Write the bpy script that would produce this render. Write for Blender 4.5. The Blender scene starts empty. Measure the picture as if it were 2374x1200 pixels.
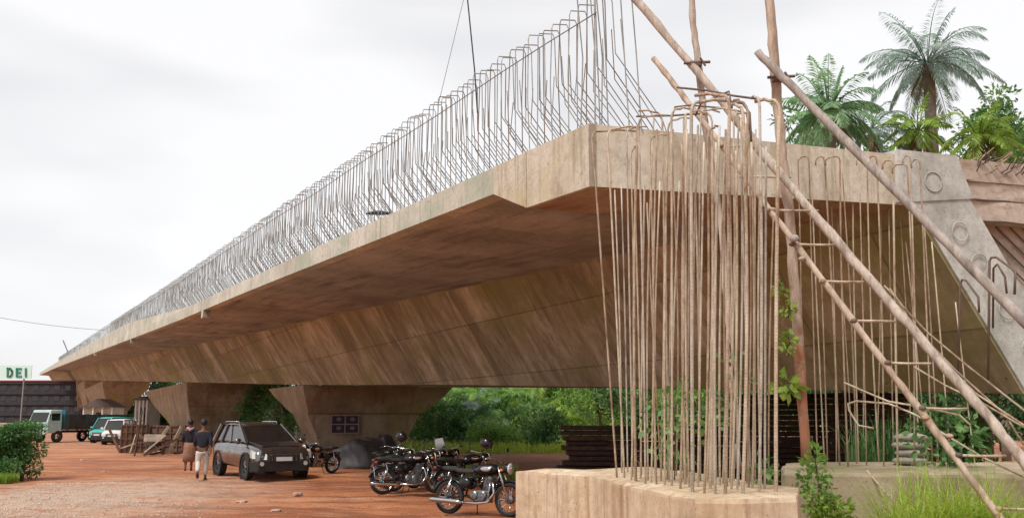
import bpy, math, random
from mathutils import Vector, Matrix
import mathutils.noise as mn
R=math.radians
sc=bpy.context.scene; col=sc.collection
# ---------------------------------------------------------------- camera
F=2200.0; H=1.85; PIT=math.atan(370/F); CP,SP=math.cos(PIT),math.sin(PIT)
cam=bpy.data.objects.new('camera',bpy.data.cameras.new('camera')); col.objects.link(cam)
cam.data.sensor_width=36; cam.data.lens=36*F/2374; cam.data.clip_end=6000; cam.data.clip_start=.05
cam.location=(0,0,H); cam.rotation_euler=(math.pi/2+PIT,0,0); sc.camera=cam
# ---------------------------------------------------------------- world, sun, exposure
EXPO=1.0
w=bpy.data.worlds.new('World'); sc.world=w; w.use_nodes=True
nt=w.node_tree; nt.nodes.clear()
def N(t,k,**kw):
    n=t.nodes.new(k)
    for a,b in kw.items(): setattr(n,a,b)
    return n
SUN_EL,SUN_AZ=R(54),R(215)     # high thin-cloud sun, behind the camera to its left
sky=N(nt,'ShaderNodeTexSky',sky_type='NISHITA',sun_disc=False); sky.sun_elevation=SUN_EL; sky.sun_rotation=SUN_AZ
bs=N(nt,'ShaderNodeBackground'); bs.inputs[1].default_value=.05; nt.links.new(sky.outputs[0],bs.inputs[0])
tc=N(nt,'ShaderNodeTexCoord'); mp=N(nt,'ShaderNodeMapping'); mp.inputs['Scale'].default_value=(1,1,3.2)
nt.links.new(tc.outputs['Generated'],mp.inputs[0])
no=N(nt,'ShaderNodeTexNoise'); no.inputs['Scale'].default_value=1.5; no.inputs['Detail'].default_value=3.5; no.inputs['Roughness'].default_value=.45
nt.links.new(mp.outputs[0],no.inputs['Vector'])
rp=N(nt,'ShaderNodeValToRGB'); rp.color_ramp.elements[0].position=.40; rp.color_ramp.elements[0].color=(.70,.70,.72,1)
rp.color_ramp.elements[1].position=.58; rp.color_ramp.elements[1].color=(.97,.965,.975,1)
nt.links.new(no.outputs[0],rp.inputs[0])
bc=N(nt,'ShaderNodeBackground'); bc.inputs[1].default_value=.54; nt.links.new(rp.outputs[0],bc.inputs[0])
mx=N(nt,'ShaderNodeMixShader'); mx.inputs[0].default_value=.93
nt.links.new(bs.outputs[0],mx.inputs[1]); nt.links.new(bc.outputs[0],mx.inputs[2])
wo=N(nt,'ShaderNodeOutputWorld'); nt.links.new(mx.outputs[0],wo.inputs[0])
sun=bpy.data.objects.new('sun',bpy.data.lights.new('sun','SUN')); col.objects.link(sun)
sun.data.energy=1.5; sun.data.angle=R(14); sun.data.color=(1,.95,.87)
_sd=Vector((math.sin(SUN_AZ)*math.cos(SUN_EL),math.cos(SUN_AZ)*math.cos(SUN_EL),math.sin(SUN_EL)))
sun.rotation_euler=_sd.to_track_quat('Z','Y').to_euler()
vs=sc.view_settings; vs.view_transform='Standard'; vs.look='None'; vs.gamma=1; vs.use_curve_mapping=False; vs.exposure=EXPO
# ---------------------------------------------------------------- helpers
def ray(x,y):
    a=(x-1187)/F; b=(600-y)/F
    return Vector((a,CP-b*SP,SP+b*CP))
CAM=Vector((0,0,H))
def gnd(x,y,z=0.0):
    r=ray(x,y); return CAM+r*((z-H)/r.z)
def atY(x,y,Y):
    r=ray(x,y); return CAM+r*(Y/r.y)
def tag(o,label=None,cat=None,group=None,kind=None):
    if label: o['label']=label
    if cat: o['category']=cat
    if group: o['group']=group
    if kind: o['kind']=kind
    return o
def empty(name,loc=(0,0,0),rz=0,parent=None):
    o=bpy.data.objects.new(name,None); col.objects.link(o); o.location=loc; o.rotation_euler=(0,0,rz); o.parent=parent
    o.empty_display_size=.2
    return o
def copy_tree(o,parent=None):
    c=o.copy(); col.objects.link(c); c.parent=parent
    for k in [x for x in list(bpy.data.objects) if x.parent==o]: copy_tree(k,c)
    return c
class MB:
    def __init__(s): s.v=[]; s.f=[]
    def add(s,vs,fs):
        b=len(s.v); s.v+= [tuple(v) for v in vs]; s.f+=[tuple(b+i for i in f) for f in fs]; return s
    def hexa(s,p):   # 8 pts bottom 0-3 ccw, top 4-7
        return s.add(p,[(3,2,1,0),(4,5,6,7),(0,1,5,4),(1,2,6,5),(2,3,7,6),(3,0,4,7)])
    def box(s,c,d,m=None):
        x,y,z=d[0]/2,d[1]/2,d[2]/2
        p=[Vector(q) for q in ((-x,-y,-z),(x,-y,-z),(x,y,-z),(-x,y,-z),(-x,-y,z),(x,-y,z),(x,y,z),(-x,y,z))]
        if m is not None: p=[m@q for q in p]
        return s.hexa([q+Vector(c) for q in p])
    def tube(s,pts,r,n=6,cap=True,closed=False):
        pts=[Vector(p) for p in pts]; k=len(pts); rr=r if isinstance(r,(list,tuple)) else [r]*k
        up=None; vs=[]; 
        for i in range(k):
            if closed: t=pts[(i+1)%k]-pts[i-1]
            else: t=pts[min(i+1,k-1)]-pts[max(i-1,0)]
            t.normalize()
            if up is None:
                up=Vector((0,0,1)) if abs(t.z)<.9 else Vector((1,0,0))
            a=t.cross(up)
            if a.length<1e-4: a=t.cross(Vector((0,1,.3)))
            a.normalize(); b=a.cross(t); b.normalize(); up=b
            for j in range(n):
                th=2*math.pi*j/n; vs.append(pts[i]+(a*math.cos(th)+b*math.sin(th))*rr[i])
        fs=[]
        for i in range(k if closed else k-1):
            i2=(i+1)%k
            for j in range(n): fs.append((i*n+j,i*n+(j+1)%n,i2*n+(j+1)%n,i2*n+j))
        if cap and not closed: fs+= [tuple(range(n-1,-1,-1)),tuple((k-1)*n+j for j in range(n))]
        return s.add(vs,fs)
    def lathe(s,prof,o=(0,0,0),axis='y',n=20,closed=False):
        vs=[];o=Vector(o)
        for (r,h) in prof:
            for j in range(n):
                a=2*math.pi*j/n; c,d=r*math.cos(a),r*math.sin(a)
                vs.append(o+(Vector((c,h,d)) if axis=='y' else Vector((c,d,h)) if axis=='z' else Vector((h,c,d))))
        fs=[]; k=len(prof)
        for i in range(k if closed else k-1):
            i2=(i+1)%k
            for j in range(n): fs.append((i*n+j,i2*n+j,i2*n+(j+1)%n,i*n+(j+1)%n))
        if not closed: fs+= [tuple(range(n)),tuple((k-1)*n+j for j in range(n-1,-1,-1))]
        return s.add(vs,fs)
    def loft(s,rings,cap=True):
        n=len(rings[0]); vs=[v for r in rings for v in r]; fs=[]
        for i in range(len(rings)-1):
            for j in range(n): fs.append((i*n+j,i*n+(j+1)%n,(i+1)*n+(j+1)%n,(i+1)*n+j))
        if cap: fs+=[tuple(range(n-1,-1,-1)),tuple((len(rings)-1)*n+j for j in range(n))]
        return s.add(vs,fs)
    def prism(s,poly,z0,z1):
        n=len(poly); return s.loft([[ (p[0],p[1],z0) for p in poly],[(p[0],p[1],z1) for p in poly]])
    def ell(s,c,r,n=12,m=8,rot=None,fn=None):
        vs=[];c=Vector(c)
        for i in range(1,m):
            ph=math.pi*i/m
            for j in range(n):
                th=2*math.pi*j/n
                d=Vector((math.sin(ph)*math.cos(th),math.sin(ph)*math.sin(th),math.cos(ph)))
                q=Vector((d.x*r[0],d.y*r[1],d.z*r[2]))
                if fn: q=q*fn(d)
                if rot is not None: q=rot@q
                vs.append(c+q)
        t=Vector((0,0,r[2])); b=-t
        if rot is not None: t=rot@t; b=rot@b
        vs+=[c+t,c+b]; k=(m-1)*n; fs=[]
        for i in range(m-2):
            for j in range(n): fs.append((i*n+j,(i+1)*n+j,(i+1)*n+(j+1)%n,i*n+(j+1)%n))
        for j in range(n):
            fs.append((k,j,(j+1)%n)); fs.append((k+1,(m-2)*n+(j+1)%n,(m-2)*n+j))
        return s.add(vs,fs)
    def build(s,name,mat,parent=None,smooth=False,bevel=0,loc=None):
        me=bpy.data.meshes.new(name); me.from_pydata([tuple(v) for v in s.v],[],s.f); me.validate(); me.update()
        if mat: me.materials.append(mat)
        if smooth: me.polygons.foreach_set('use_smooth',[True]*len(me.polygons))
        o=bpy.data.objects.new(name,me); col.objects.link(o); o.parent=parent
        if loc is not None: o.location=loc
        if bevel:
            m=o.modifiers.new('b','BEVEL'); m.width=bevel; m.segments=2; m.limit_method='ANGLE'; m.angle_limit=R(35)
        return o
# ---------------------------------------------------------------- materials
def mk(name):
    m=bpy.data.materials.new(name); m.use_nodes=True; t=m.node_tree
    return m,t,t.nodes['Principled BSDF']
def coords(t,scale=(1,1,1),kind='Object'):
    c=N(t,'ShaderNodeTexCoord'); mpn=N(t,'ShaderNodeMapping'); mpn.inputs['Scale'].default_value=scale
    t.links.new(c.outputs[kind],mpn.inputs[0]); return mpn.outputs[0]
def noise(t,vec,scale,detail=5,rough=.6):
    n=N(t,'ShaderNodeTexNoise'); n.inputs['Scale'].default_value=scale; n.inputs['Detail'].default_value=detail; n.inputs['Roughness'].default_value=rough
    t.links.new(vec,n.inputs['Vector']); return n.outputs[0]
def ramp(t,fac,stops):
    r=N(t,'ShaderNodeValToRGB'); e=r.color_ramp.elements
    while len(e)<len(stops): e.new(.5)
    for i,(p,c) in enumerate(stops):
        e[i].position=p; e[i].color=(*c,1) if len(c)==3 else c
    t.links.new(fac,r.inputs[0]); return r.outputs[0]
def mix(t,fac,a,b,mode='MIX'):
    n=N(t,'ShaderNodeMix',data_type='RGBA',blend_type=mode)
    for s,v in ((0,fac),(6,a),(7,b)):
        if hasattr(v,'is_linked') or isinstance(v,bpy.types.NodeSocket): t.links.new(v,n.inputs[s])
        else: n.inputs[s].default_value=v if s==0 else (*v,1)
    return n.outputs[2]
def bump(t,b,h,strength=.3,dist=.02):
    n=N(t,'ShaderNodeBump'); n.inputs['Strength'].default_value=strength; n.inputs['Distance'].default_value=dist
    t.links.new(h,n.inputs['Height']); t.links.new(n.outputs[0],b.inputs['Normal'])
BW=((0,0,0),(1,1,1))
def pits(t,v,base):
    base=mix(t,ramp(t,noise(t,v,26,3,.6),[(.62,BW[0]),(.70,(.7,.7,.7))]),base,(.16,.12,.085))
    d=ramp(t,noise(t,v,3.3,7,.75),[(.55,BW[0]),(.72,(.55,.55,.55))])
    return mix(t,d,base,(.20,.165,.12))
def concrete(name,c1,c2,c3,streak=None,sscale=(1,1,.18),board=None,moss=None,bstr=.35,nsc=.55,panel=None):
    m,t,b=mk(name); v=coords(t)
    base=ramp(t,noise(t,v,nsc,7,.65),[(.3,c1),(.5,c2),(.72,c3)])
    fine=noise(t,v,9,6,.7)
    base=mix(t,.55,base,ramp(t,fine,[(.3,(.62,.6,.57)),(.62,(1.0,1.0,1.0))]),'MULTIPLY')
    if streak:
        s=noise(t,coords(t,sscale),2.2,6,.7)
        base=mix(t,ramp(t,s,[(.5,BW[0]),(.72,BW[1])]),base,streak)
    if board:
        s=noise(t,coords(t,board[0]),1.0,4,.75)
        base=mix(t,ramp(t,s,[(.40,(.75,.75,.75)),(.55,BW[0])]),base,board[1])
        s=noise(t,coords(t,tuple(q*2.3 for q in board[0])),1.0,3,.6)
        base=mix(t,ramp(t,s,[(.55,BW[0]),(.75,(.5,.5,.5))]),base,board[2])
    if moss:
        s=noise(t,coords(t,moss[1]),1.0,6,.65)
        base=mix(t,ramp(t,s,[(moss[2],BW[0]),(moss[2]+.14,(.85,.85,.85))]),base,moss[0])
    base=pits(t,v,base)
    if panel:      # joints and tone steps left by the shuttering boards: (axis, width, height, mortar, tone)
        tcn=N(t,'ShaderNodeTexCoord'); sp=N(t,'ShaderNodeSeparateXYZ'); cb=N(t,'ShaderNodeCombineXYZ'); t.links.new(tcn.outputs['Object'],sp.inputs[0])
        t.links.new(sp.outputs[0],cb.inputs[0]); t.links.new(sp.outputs[panel[0]],cb.inputs[1])
        bk=N(t,'ShaderNodeTexBrick'); bk.offset=panel[5] if len(panel)>5 else 0; bk.inputs['Scale'].default_value=1; bk.inputs['Brick Width'].default_value=panel[1]; bk.inputs['Row Height'].default_value=panel[2]
        bk.inputs['Mortar Size'].default_value=panel[3]; bk.inputs['Mortar Smooth'].default_value=.4
        lo=1-panel[4]; bk.inputs['Color1'].default_value=(lo,lo*.98,lo*.94,1); bk.inputs['Color2'].default_value=(1.06,1.05,1.04,1); bk.inputs['Mortar'].default_value=(.5,.46,.42,1)
        t.links.new(cb.outputs[0],bk.inputs['Vector']); base=mix(t,.85,base,bk.outputs[0],'MULTIPLY')
        vo=N(t,'ShaderNodeTexVoronoi',voronoi_dimensions='2D'); vo.inputs['Randomness'].default_value=.06; vo.inputs['Scale'].default_value=.82; t.links.new(cb.outputs[0],vo.inputs['Vector'])
        base=mix(t,ramp(t,vo.outputs['Distance'],[(.012,(.8,.8,.8)),(.02,BW[0])]),base,(.07,.05,.04))
    t.links.new(base,b.inputs['Base Color']); b.inputs['Roughness'].default_value=.9
    bump(t,b,fine,bstr,.02)
    return m
def plain(name,c,rough=.6,metal=0,var=.25,scale=3,spec=None,bmp=0,c2=None,kind='Object'):
    m,t,b=mk(name); v=coords(t,kind=kind); n=noise(t,v,scale,5,.65)
    d=c2 or tuple(q*(1-var) for q in c)
    t.links.new(ramp(t,n,[(.35,d),(.65,c)]),b.inputs['Base Color'])
    b.inputs['Roughness'].default_value=rough; b.inputs['Metallic'].default_value=metal
    if spec is not None: b.inputs['Specular IOR Level'].default_value=spec
    if bmp: bump(t,b,noise(t,v,scale*4,4),bmp,.02)
    return m
def leafmat(name,c1,c2,c3,scale=1.2,trans=.35):
    m,t,b=mk(name); v=coords(t)
    c=ramp(t,noise(t,v,scale,4,.7),[(.3,c1),(.52,c2),(.7,c3)])
    hs=ramp(t,noise(t,v,scale*9,2,.6),[(.3,(.6,.6,.6)),(.65,(1.15,1.15,1.1))])
    c=mix(t,1.0,c,hs,'MULTIPLY')
    t.links.new(c,b.inputs['Base Color']); b.inputs['Roughness'].default_value=.5
    tr=N(t,'ShaderNodeBsdfTranslucent'); t.links.new(c,tr.inputs[0])
    ms=N(t,'ShaderNodeMixShader'); ms.inputs[0].default_value=trans
    o=t.nodes['Material Output']; t.links.new(b.outputs[0],ms.inputs[1]); t.links.new(tr.outputs[0],ms.inputs[2]); t.links.new(ms.outputs[0],o.inputs[0])
    return m
M={}
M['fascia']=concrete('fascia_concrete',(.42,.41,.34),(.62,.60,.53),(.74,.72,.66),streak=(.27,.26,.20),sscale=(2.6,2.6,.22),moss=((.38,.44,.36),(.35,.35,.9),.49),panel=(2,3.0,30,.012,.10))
M['endblock']=concrete('end_block_concrete',(.46,.39,.29),(.62,.57,.48),(.72,.68,.60),streak=(.30,.24,.15),sscale=(2.2,2.2,.2),nsc=.9,moss=((.50,.43,.23),(.5,.9,.5),.54),panel=(2,1.9,30,.02,.10))
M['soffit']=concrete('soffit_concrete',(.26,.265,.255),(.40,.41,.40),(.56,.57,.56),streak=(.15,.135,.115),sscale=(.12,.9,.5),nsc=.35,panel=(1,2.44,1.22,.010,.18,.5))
M['redsoffit']=concrete('reddish_soffit',(.30,.20,.13),(.40,.29,.21),(.48,.40,.31),streak=(.2,.1,.05),sscale=(.2,.9,.5),nsc=.6)
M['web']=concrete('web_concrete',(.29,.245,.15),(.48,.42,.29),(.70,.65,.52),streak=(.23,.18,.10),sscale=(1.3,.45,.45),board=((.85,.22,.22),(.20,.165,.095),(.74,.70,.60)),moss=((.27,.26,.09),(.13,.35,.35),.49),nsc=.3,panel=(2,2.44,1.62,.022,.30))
M['pier']=concrete('pier_concrete',(.24,.18,.12),(.38,.31,.22),(.52,.44,.33),streak=(.26,.12,.06),sscale=(.9,.9,.14),moss=((.34,.30,.10),(.3,.3,.25),.54),panel=(2,2.44,2.2,.014,.12))
M['endweb']=concrete('patched_concrete',(.34,.34,.31),(.50,.50,.47),(.64,.64,.60),streak=(.27,.28,.24),sscale=(1,1,.4),nsc=1.6)
M['redcon']=concrete('red_dusty_concrete',(.36,.29,.23),(.50,.42,.35),(.64,.57,.49),streak=(.26,.15,.10),sscale=(.7,.7,2.2),nsc=1.2)
M['cap']=concrete('cap_concrete',(.44,.31,.19),(.62,.48,.33),(.72,.60,.45),streak=(.32,.18,.09),sscale=(3,3,.25),nsc=1.1,moss=((.33,.22,.12),(1.6,1.6,.5),.56))
M['cap2']=concrete('mossy_cap_concrete',(.30,.23,.15),(.45,.36,.25),(.56,.46,.34),streak=(.22,.2,.08),sscale=(2,2,.3),nsc=1.1,moss=((.20,.22,.07),(.7,.7,.7),.5))
M['steel']=plain('site_steel',(.33,.335,.32),.6,.25,.4,5)
def barmat(name,c1,c2,c3):
    m,t,b=mk(name); v=coords(t,(3,3,1)); base=ramp(t,noise(t,v,1.6,7,.8),[(.34,c3),(.46,c2),(.6,c1)])
    wv=N(t,'ShaderNodeTexWave',bands_direction='Z'); wv.inputs['Scale'].default_value=24; wv.inputs['Distortion'].default_value=1.5; t.links.new(coords(t),wv.inputs[0])
    base=mix(t,.16,base,ramp(t,wv.outputs[0],[(.3,(.62,)*3),(.7,(1.1,)*3)]),'MULTIPLY')
    t.links.new(base,b.inputs['Base Color']); b.inputs['Roughness'].default_value=.82; bump(t,b,wv.outputs[0],.5,.01); return m
M['bar']=barmat('dusty_rebar',(.70,.61,.48),(.47,.37,.26),(.22,.14,.085))
M['steelb']=plain('browned_steel',(.25,.20,.165),.75,.1,.5,2,c2=(.12,.085,.065))
M['bargrey']=barmat('grey_dusty_rebar',(.62,.58,.50),(.40,.35,.28),(.18,.13,.09))
M['barrust']=barmat('rusty_rebar',(.56,.46,.35),(.34,.235,.155),(.17,.095,.06))
M['bardark']=plain('dark_rebar',(.17,.12,.10),.7,.2,.3,4)
def polemat(name,c1,c2,rust,z0,z1,lo):
    m,t,b=mk(name); v=coords(t); base=ramp(t,noise(t,coords(t,(9,9,1.6)),1.0,6,.75),[(.38,c2),(.6,c1)])
    c=N(t,'ShaderNodeTexCoord'); sx=N(t,'ShaderNodeSeparateXYZ'); t.links.new(c.outputs['Object'],sx.inputs[0])
    mr=N(t,'ShaderNodeMapRange'); mr.inputs[1].default_value=z0; mr.inputs[2].default_value=z1; mr.inputs[3].default_value=.16 if lo!=-.12 else .34; mr.inputs[4].default_value=lo; t.links.new(sx.outputs[2],mr.inputs[0])
    a=N(t,'ShaderNodeMath',operation='ADD'); t.links.new(mr.outputs[0],a.inputs[0]); t.links.new(noise(t,v,2.6,5,.7),a.inputs[1])
    base=mix(t,ramp(t,a.outputs[0],[(.62,BW[0]),(.74,(.9,.9,.9))]),base,rust)
    t.links.new(base,b.inputs['Base Color']); b.inputs['Roughness'].default_value=.8; bump(t,b,noise(t,v,14,4),.35,.02); return m
M['pole']=polemat('weathered_pole',(.55,.47,.40),(.27,.21,.17),(.36,.20,.13),0,3,-.06)
M['ladpole']=plain('ladder_pole',(.58,.44,.33),.75,0,.4,1.6,c2=(.33,.15,.085),bmp=.3)
M['polegrey']=polemat('grey_pole',(.42,.37,.33),(.20,.165,.145),(.26,.15,.10),0,2,-.15)
M['rustpole']=plain('rust_pole',(.50,.33,.22),.8,0,.4,2.2,c2=(.30,.11,.055),bmp=.4)
M['rustpole']=polemat('rust_pole',(.52,.42,.34),(.30,.21,.15),(.33,.125,.06),.3,3.6,-.12)
M['ladpole']=polemat('ladder_pole',(.55,.44,.35),(.30,.21,.15),(.36,.17,.10),0.5,5,-.08)
M['tyre']=plain('tyre_rubber',(.02,.02,.02),.8,0,.2,6)
M['chrome']=plain('chrome',(.62,.62,.62),.12,1,.1,6)
M['alloy']=plain('alloy',(.30,.30,.31),.35,.9,.75,14)
M['black']=plain('black_paint',(.012,.012,.014),.22,0,.2,4)
M['blackmat']=plain('black_plastic',(.02,.02,.02),.65,0,.3,6)
M['silver']=plain('silver_paint',(.27,.255,.25),.16,.92,.25,2,c2=(.17,.155,.15))
M['glass']=plain('dark_glass',(.012,.012,.012),.06,0,.2,2,spec=.8)
M['lamp']=plain('lamp_glass',(.72,.72,.70),.12,.3,.1,6)
M['plate']=plain('plate_white',(.62,.62,.60),.5,0,.1,6)
M['white']=plain('white_paint',(.70,.70,.67),.5,0,.18,2)
M['bluepaint']=plain('blue_paint',(.035,.20,.27),.45,0,.35,2)
M['bed']=plain('truck_bed_paint',(.045,.10,.11),.6,0,.5,1.5,c2=(.05,.03,.025))
M['mint']=plain('mint_paint',(.45,.62,.60),.45,0,.2,2)
M['turq']=plain('turquoise_paint',(.05,.42,.38),.45,0,.2,3)
M['maroon']=plain('maroon_paint',(.16,.035,.025),.4,0,.3,2)
M['orange']=plain('amber_lens',(.7,.22,.03),.3,0,.1,6)
M['soil']=plain('soil',(.40,.16,.07),.95,0,.3,3)
M['bark']=plain('bark',(.22,.18,.14),.9,0,.4,4,bmp=.5)
M['barkd']=plain('dark_bark',(.10,.075,.05),.9,0,.4,4,bmp=.5)
M['palm']=leafmat('hazy_coconut_leaf',(.24,.34,.30),(.38,.50,.45),(.52,.64,.60),.5,.55)  # haze is painted into this and the next leaf colour, paler than foliage
M['palm2']=leafmat('hazy_green_palm_leaf',(.17,.33,.17),(.33,.53,.29),(.55,.70,.46),.6,.5)
M['leafb']=leafmat('bush_leaf',(.04,.12,.03),(.11,.26,.07),(.26,.44,.16),1.0,.35)
M['leafd']=leafmat('dark_leaf',(.02,.07,.02),(.07,.18,.05),(.22,.38,.13),.8,.35)
M['leafu']=leafmat('sun_tinted_leaf',(.08,.22,.04),(.28,.50,.10),(.60,.72,.28),1.3,.5)  # sunlit brightness is put into the leaf colour for plants below the deck
M['leafy']=leafmat('bright_leaf',(.13,.24,.03),(.28,.44,.06),(.45,.58,.14),1.1,.45)
M['leafm']=leafmat('mixed_leaf',(.06,.17,.05),(.18,.34,.09),(.42,.55,.26),1.5,.4)
M['dryleaf']=leafmat('dry_leaf',(.16,.10,.05),(.30,.21,.12),(.42,.32,.2),1,.3)
M['grass']=leafmat('grass_blade',(.28,.42,.05),(.46,.62,.09),(.62,.74,.20),3,.45)  # blade colour lifted so the grass looks sunlit despite the deck
M['tarp']=plain('grey_tarpaulin',(.075,.07,.075),.5,0,.4,2,bmp=.4)
M['timber']=plain('dark_timber',(.095,.05,.04),.85,0,.4,6,bmp=.4)
M['timber2']=plain('brown_timber',(.17,.09,.055),.85,0,.45,2.5,bmp=.4,c2=(.06,.03,.02))
M['plank']=plain('pale_plank',(.52,.42,.32),.8,0,.3,5)
M['sack']=plain('white_sack',(.42,.38,.33),.8,0,.3,4,bmp=.3)
M['skin']=plain('skin',(.17,.085,.05),.6,0,.15,8)
M['hair']=plain('hair',(.012,.01,.01),.6,0,.2,20)
M['navy']=plain('navy_cloth',(.014,.014,.028),.85,0,.3,8,bmp=.2)
M['whitecl']=plain('white_cloth',(.60,.57,.54),.85,0,.15,8,bmp=.2)
M['pinkcl']=plain('pink_cloth',(.46,.30,.33),.85,0,.3,14)
M['browncl']=plain('brown_cloth',(.30,.15,.10),.85,0,.3,8)
M['brownsh']=plain('brown_leather',(.09,.03,.02),.6,0,.3,8)
M['ply']=plain('dark_building_wall',(.05,.045,.055),.9,0,.35,.5)
M['stone']=plain('pale_stone',(.56,.42,.33),.9,0,.35,3,kind='Object')
M['cable']=plain('black_cable',(.03,.03,.03),.6)
M['wire']=plain('thin_wire',(.25,.25,.25),.6)
M['roof']=plain('house_roof',(.13,.10,.09),.8)
M['cream']=plain('cream_wall',(.62,.56,.46),.8,0,.25,.8)
M['board']=plain('sign_board',(.62,.80,.74),.6,0,.06,2)
M['letter']=plain('sign_letter',(.03,.22,.15),.5)
M['poster']=plain('poster_paper',(.42,.33,.31),.8,0,.2,3)
M['posterd']=plain('poster_print',(.06,.035,.07),.7,0,.4,6)
M['posterp']=plain('poster_face',(.28,.19,.24),.7,0,.3,10)
def groundmat():
    m,t,b=mk('laterite_ground'); v=coords(t,kind='Object')
    base=ramp(t,noise(t,v,.25,7,.66),[(.3,(.32,.105,.04)),(.48,(.54,.185,.07)),(.62,(.64,.265,.115)),(.75,(.70,.39,.23))])
    st=noise(t,coords(t,(.16,1.1,1)),1.0,7,.7)
    base=mix(t,ramp(t,st,[(.48,BW[0]),(.56,(.75,.75,.75))]),base,(.24,.08,.033))
    st=noise(t,coords(t,(.22,1.7,1)),.8,7,.72)
    base=mix(t,ramp(t,st,[(.54,BW[0]),(.66,(.75,.75,.75))]),base,(.62,.37,.235))
    base=mix(t,ramp(t,noise(t,v,1.7,7,.75),[(.56,BW[0]),(.68,(.7,.7,.7))]),base,(.27,.11,.05))
    pe=noise(t,v,14,5,.7)
    base=mix(t,.6,base,ramp(t,pe,[(.32,(.55,.55,.55)),(.6,(1.08,1.05,1.0))]),'MULTIPLY')
    gm=N(t,'ShaderNodeTexGradient',gradient_type='SPHERICAL'); gp=N(t,'ShaderNodeMapping'); gp.inputs['Location'].default_value=(10.4/5.5,-23/11,0); gp.inputs['Scale'].default_value=(1/5.5,1/11,0)
    gc=N(t,'ShaderNodeTexCoord'); t.links.new(gc.outputs['Object'],gp.inputs[0]); t.links.new(gp.outputs[0],gm.inputs[0])
    gn=N(t,'ShaderNodeMath',operation='MULTIPLY'); t.links.new(gm.outputs[0],gn.inputs[0]); t.links.new(ramp(t,noise(t,v,2.0,6,.7),[(.35,(.3,)*3),(.6,(1.6,)*3)]),gn.inputs[1]); gn.use_clamp=True
    base=mix(t,gn.outputs[0],base,(.56,.40,.30))
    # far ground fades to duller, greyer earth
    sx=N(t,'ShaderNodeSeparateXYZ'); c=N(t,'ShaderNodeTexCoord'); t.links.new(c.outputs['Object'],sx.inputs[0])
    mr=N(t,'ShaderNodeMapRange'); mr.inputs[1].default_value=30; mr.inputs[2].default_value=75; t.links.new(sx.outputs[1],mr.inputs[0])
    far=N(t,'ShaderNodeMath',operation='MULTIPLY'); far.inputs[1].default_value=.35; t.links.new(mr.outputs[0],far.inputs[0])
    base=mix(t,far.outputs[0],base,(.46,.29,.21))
    t.links.new(base,b.inputs['Base Color'])
    t.links.new(ramp(t,st,[(.3,(.55,)*3),(.6,(.95,)*3)]),b.inputs['Roughness'])
    bump(t,b,pe,.9,.08); return m
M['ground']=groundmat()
# ---------------------------------------------------------------- ground
def gh(x,y):
    d=math.hypot(x,y)
    if d>120: return 0
    a=.07*mn.noise((x*.25,y*.6,0))+.045*mn.noise((x*.8,y*1.6,5))+.05*mn.noise((x*.09,y*.12,9))
    if d<60: a+=.022*mn.noise((x*2.5,y*3.5,2))
    u=x+.51*(y-20)+1.2*math.sin(y*.12)
    for c in (-3.2,-1.7,.6,2.1): a-=.045*math.exp(-((u-c)/.16)**2)-.02*math.exp(-((u-c-.3)/.12)**2)
    return a*min(1,(120-d)/40)
def ground():
    xs=[-3000,-1500,-800,-400,-250,-180,-140,-115]+[-100+i*4 for i in range(15)]+[-40+i*.5 for i in range(120)]+[20+i*2 for i in range(10)]+[45,60,80,110,150,250,400,800,1500,3000]
    ys=[-300,-100,-40,-10,0,4,7]+[8+i*.25 for i in range(120)]+[38+i*.8 for i in range(50)]+[80+4*i for i in range(12)]+[140,180,240,330,500,800,1300,2200,4500]
    v=[(x,y,gh(x,y)) for y in ys for x in xs]; n=len(xs)
    f=[(j*n+i,j*n+i+1,(j+1)*n+i+1,(j+1)*n+i) for j in range(len(ys)-1) for i in range(n-1)]
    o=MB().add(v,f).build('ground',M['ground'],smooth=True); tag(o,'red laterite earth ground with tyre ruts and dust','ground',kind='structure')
ground()
# ---------------------------------------------------------------- flyover
VPd=ray(60,885); DH=Vector((VPd.x,VPd.y,0)).normalized(); T=Vector((DH.y,-DH.x,0))
S0,T0=11.05,6.87
ORG=DH*S0+T*T0
fly=empty('flyover',ORG,math.atan2(DH.y,DH.x))
tag(fly,'unfinished concrete flyover with bare parapet reinforcement, box girder and flared piers','bridge')
PR=[(-8,-.34),(-3,-.13),(0,0),(10,.38),(23,.85),(44,1.5),(87,3.1),(270,9.75),(640,22.5)]
def pz(s):
    for (a,b),(c,d) in zip(PR,PR[1:]):
        if s<=c: return b+(d-b)*(s-a)/(c-a)
    return PR[-1][1]
SK=-.187
def L(s,t,z,skew=1):      # local bridge point: s along, t to the right of the edge, z absolute height at the end
    return (s+(SK*t if skew else 0),-t,z+pz(s))
def world(s,t,z,skew=0):
    p=L(s,t,z,skew); return ORG+DH*p[0]+T*(-p[1])+Vector((0,0,p[2]))
SS=[0,.6,1.9,3.15,5,8,12,16,20,25,32,40,55,70,87,120,160,210,270,340,420,520,630]
SSe=[s for s in SS]
def extr(name,poly,mat,ss=None,**k):
    """poly: list of (t,z) or fn(s)->list"""
    ss=ss or SSe; rings=[]
    for i,s in enumerate(ss):
        p=poly(s) if callable(poly) else poly
        sk=max(0,1-s/20)       # skewed end, square further on
        rings.append([(s+SK*t*sk,-t,z+pz(s+SK*t*sk)) for t,z in p])
    return MB().loft(rings).build(name,mat,fly,**k)
TOP=5.97
extr('deck_slab',[(.32,TOP-.006),(.32,5.52),(5.4,5.30),(7.2,5.1),(16.2,5.1),(18.1,5.30),(19.6,5.40),(19.6,TOP-.006)],M['soffit'],ss=[3.15]+SSe[4:])
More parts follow.
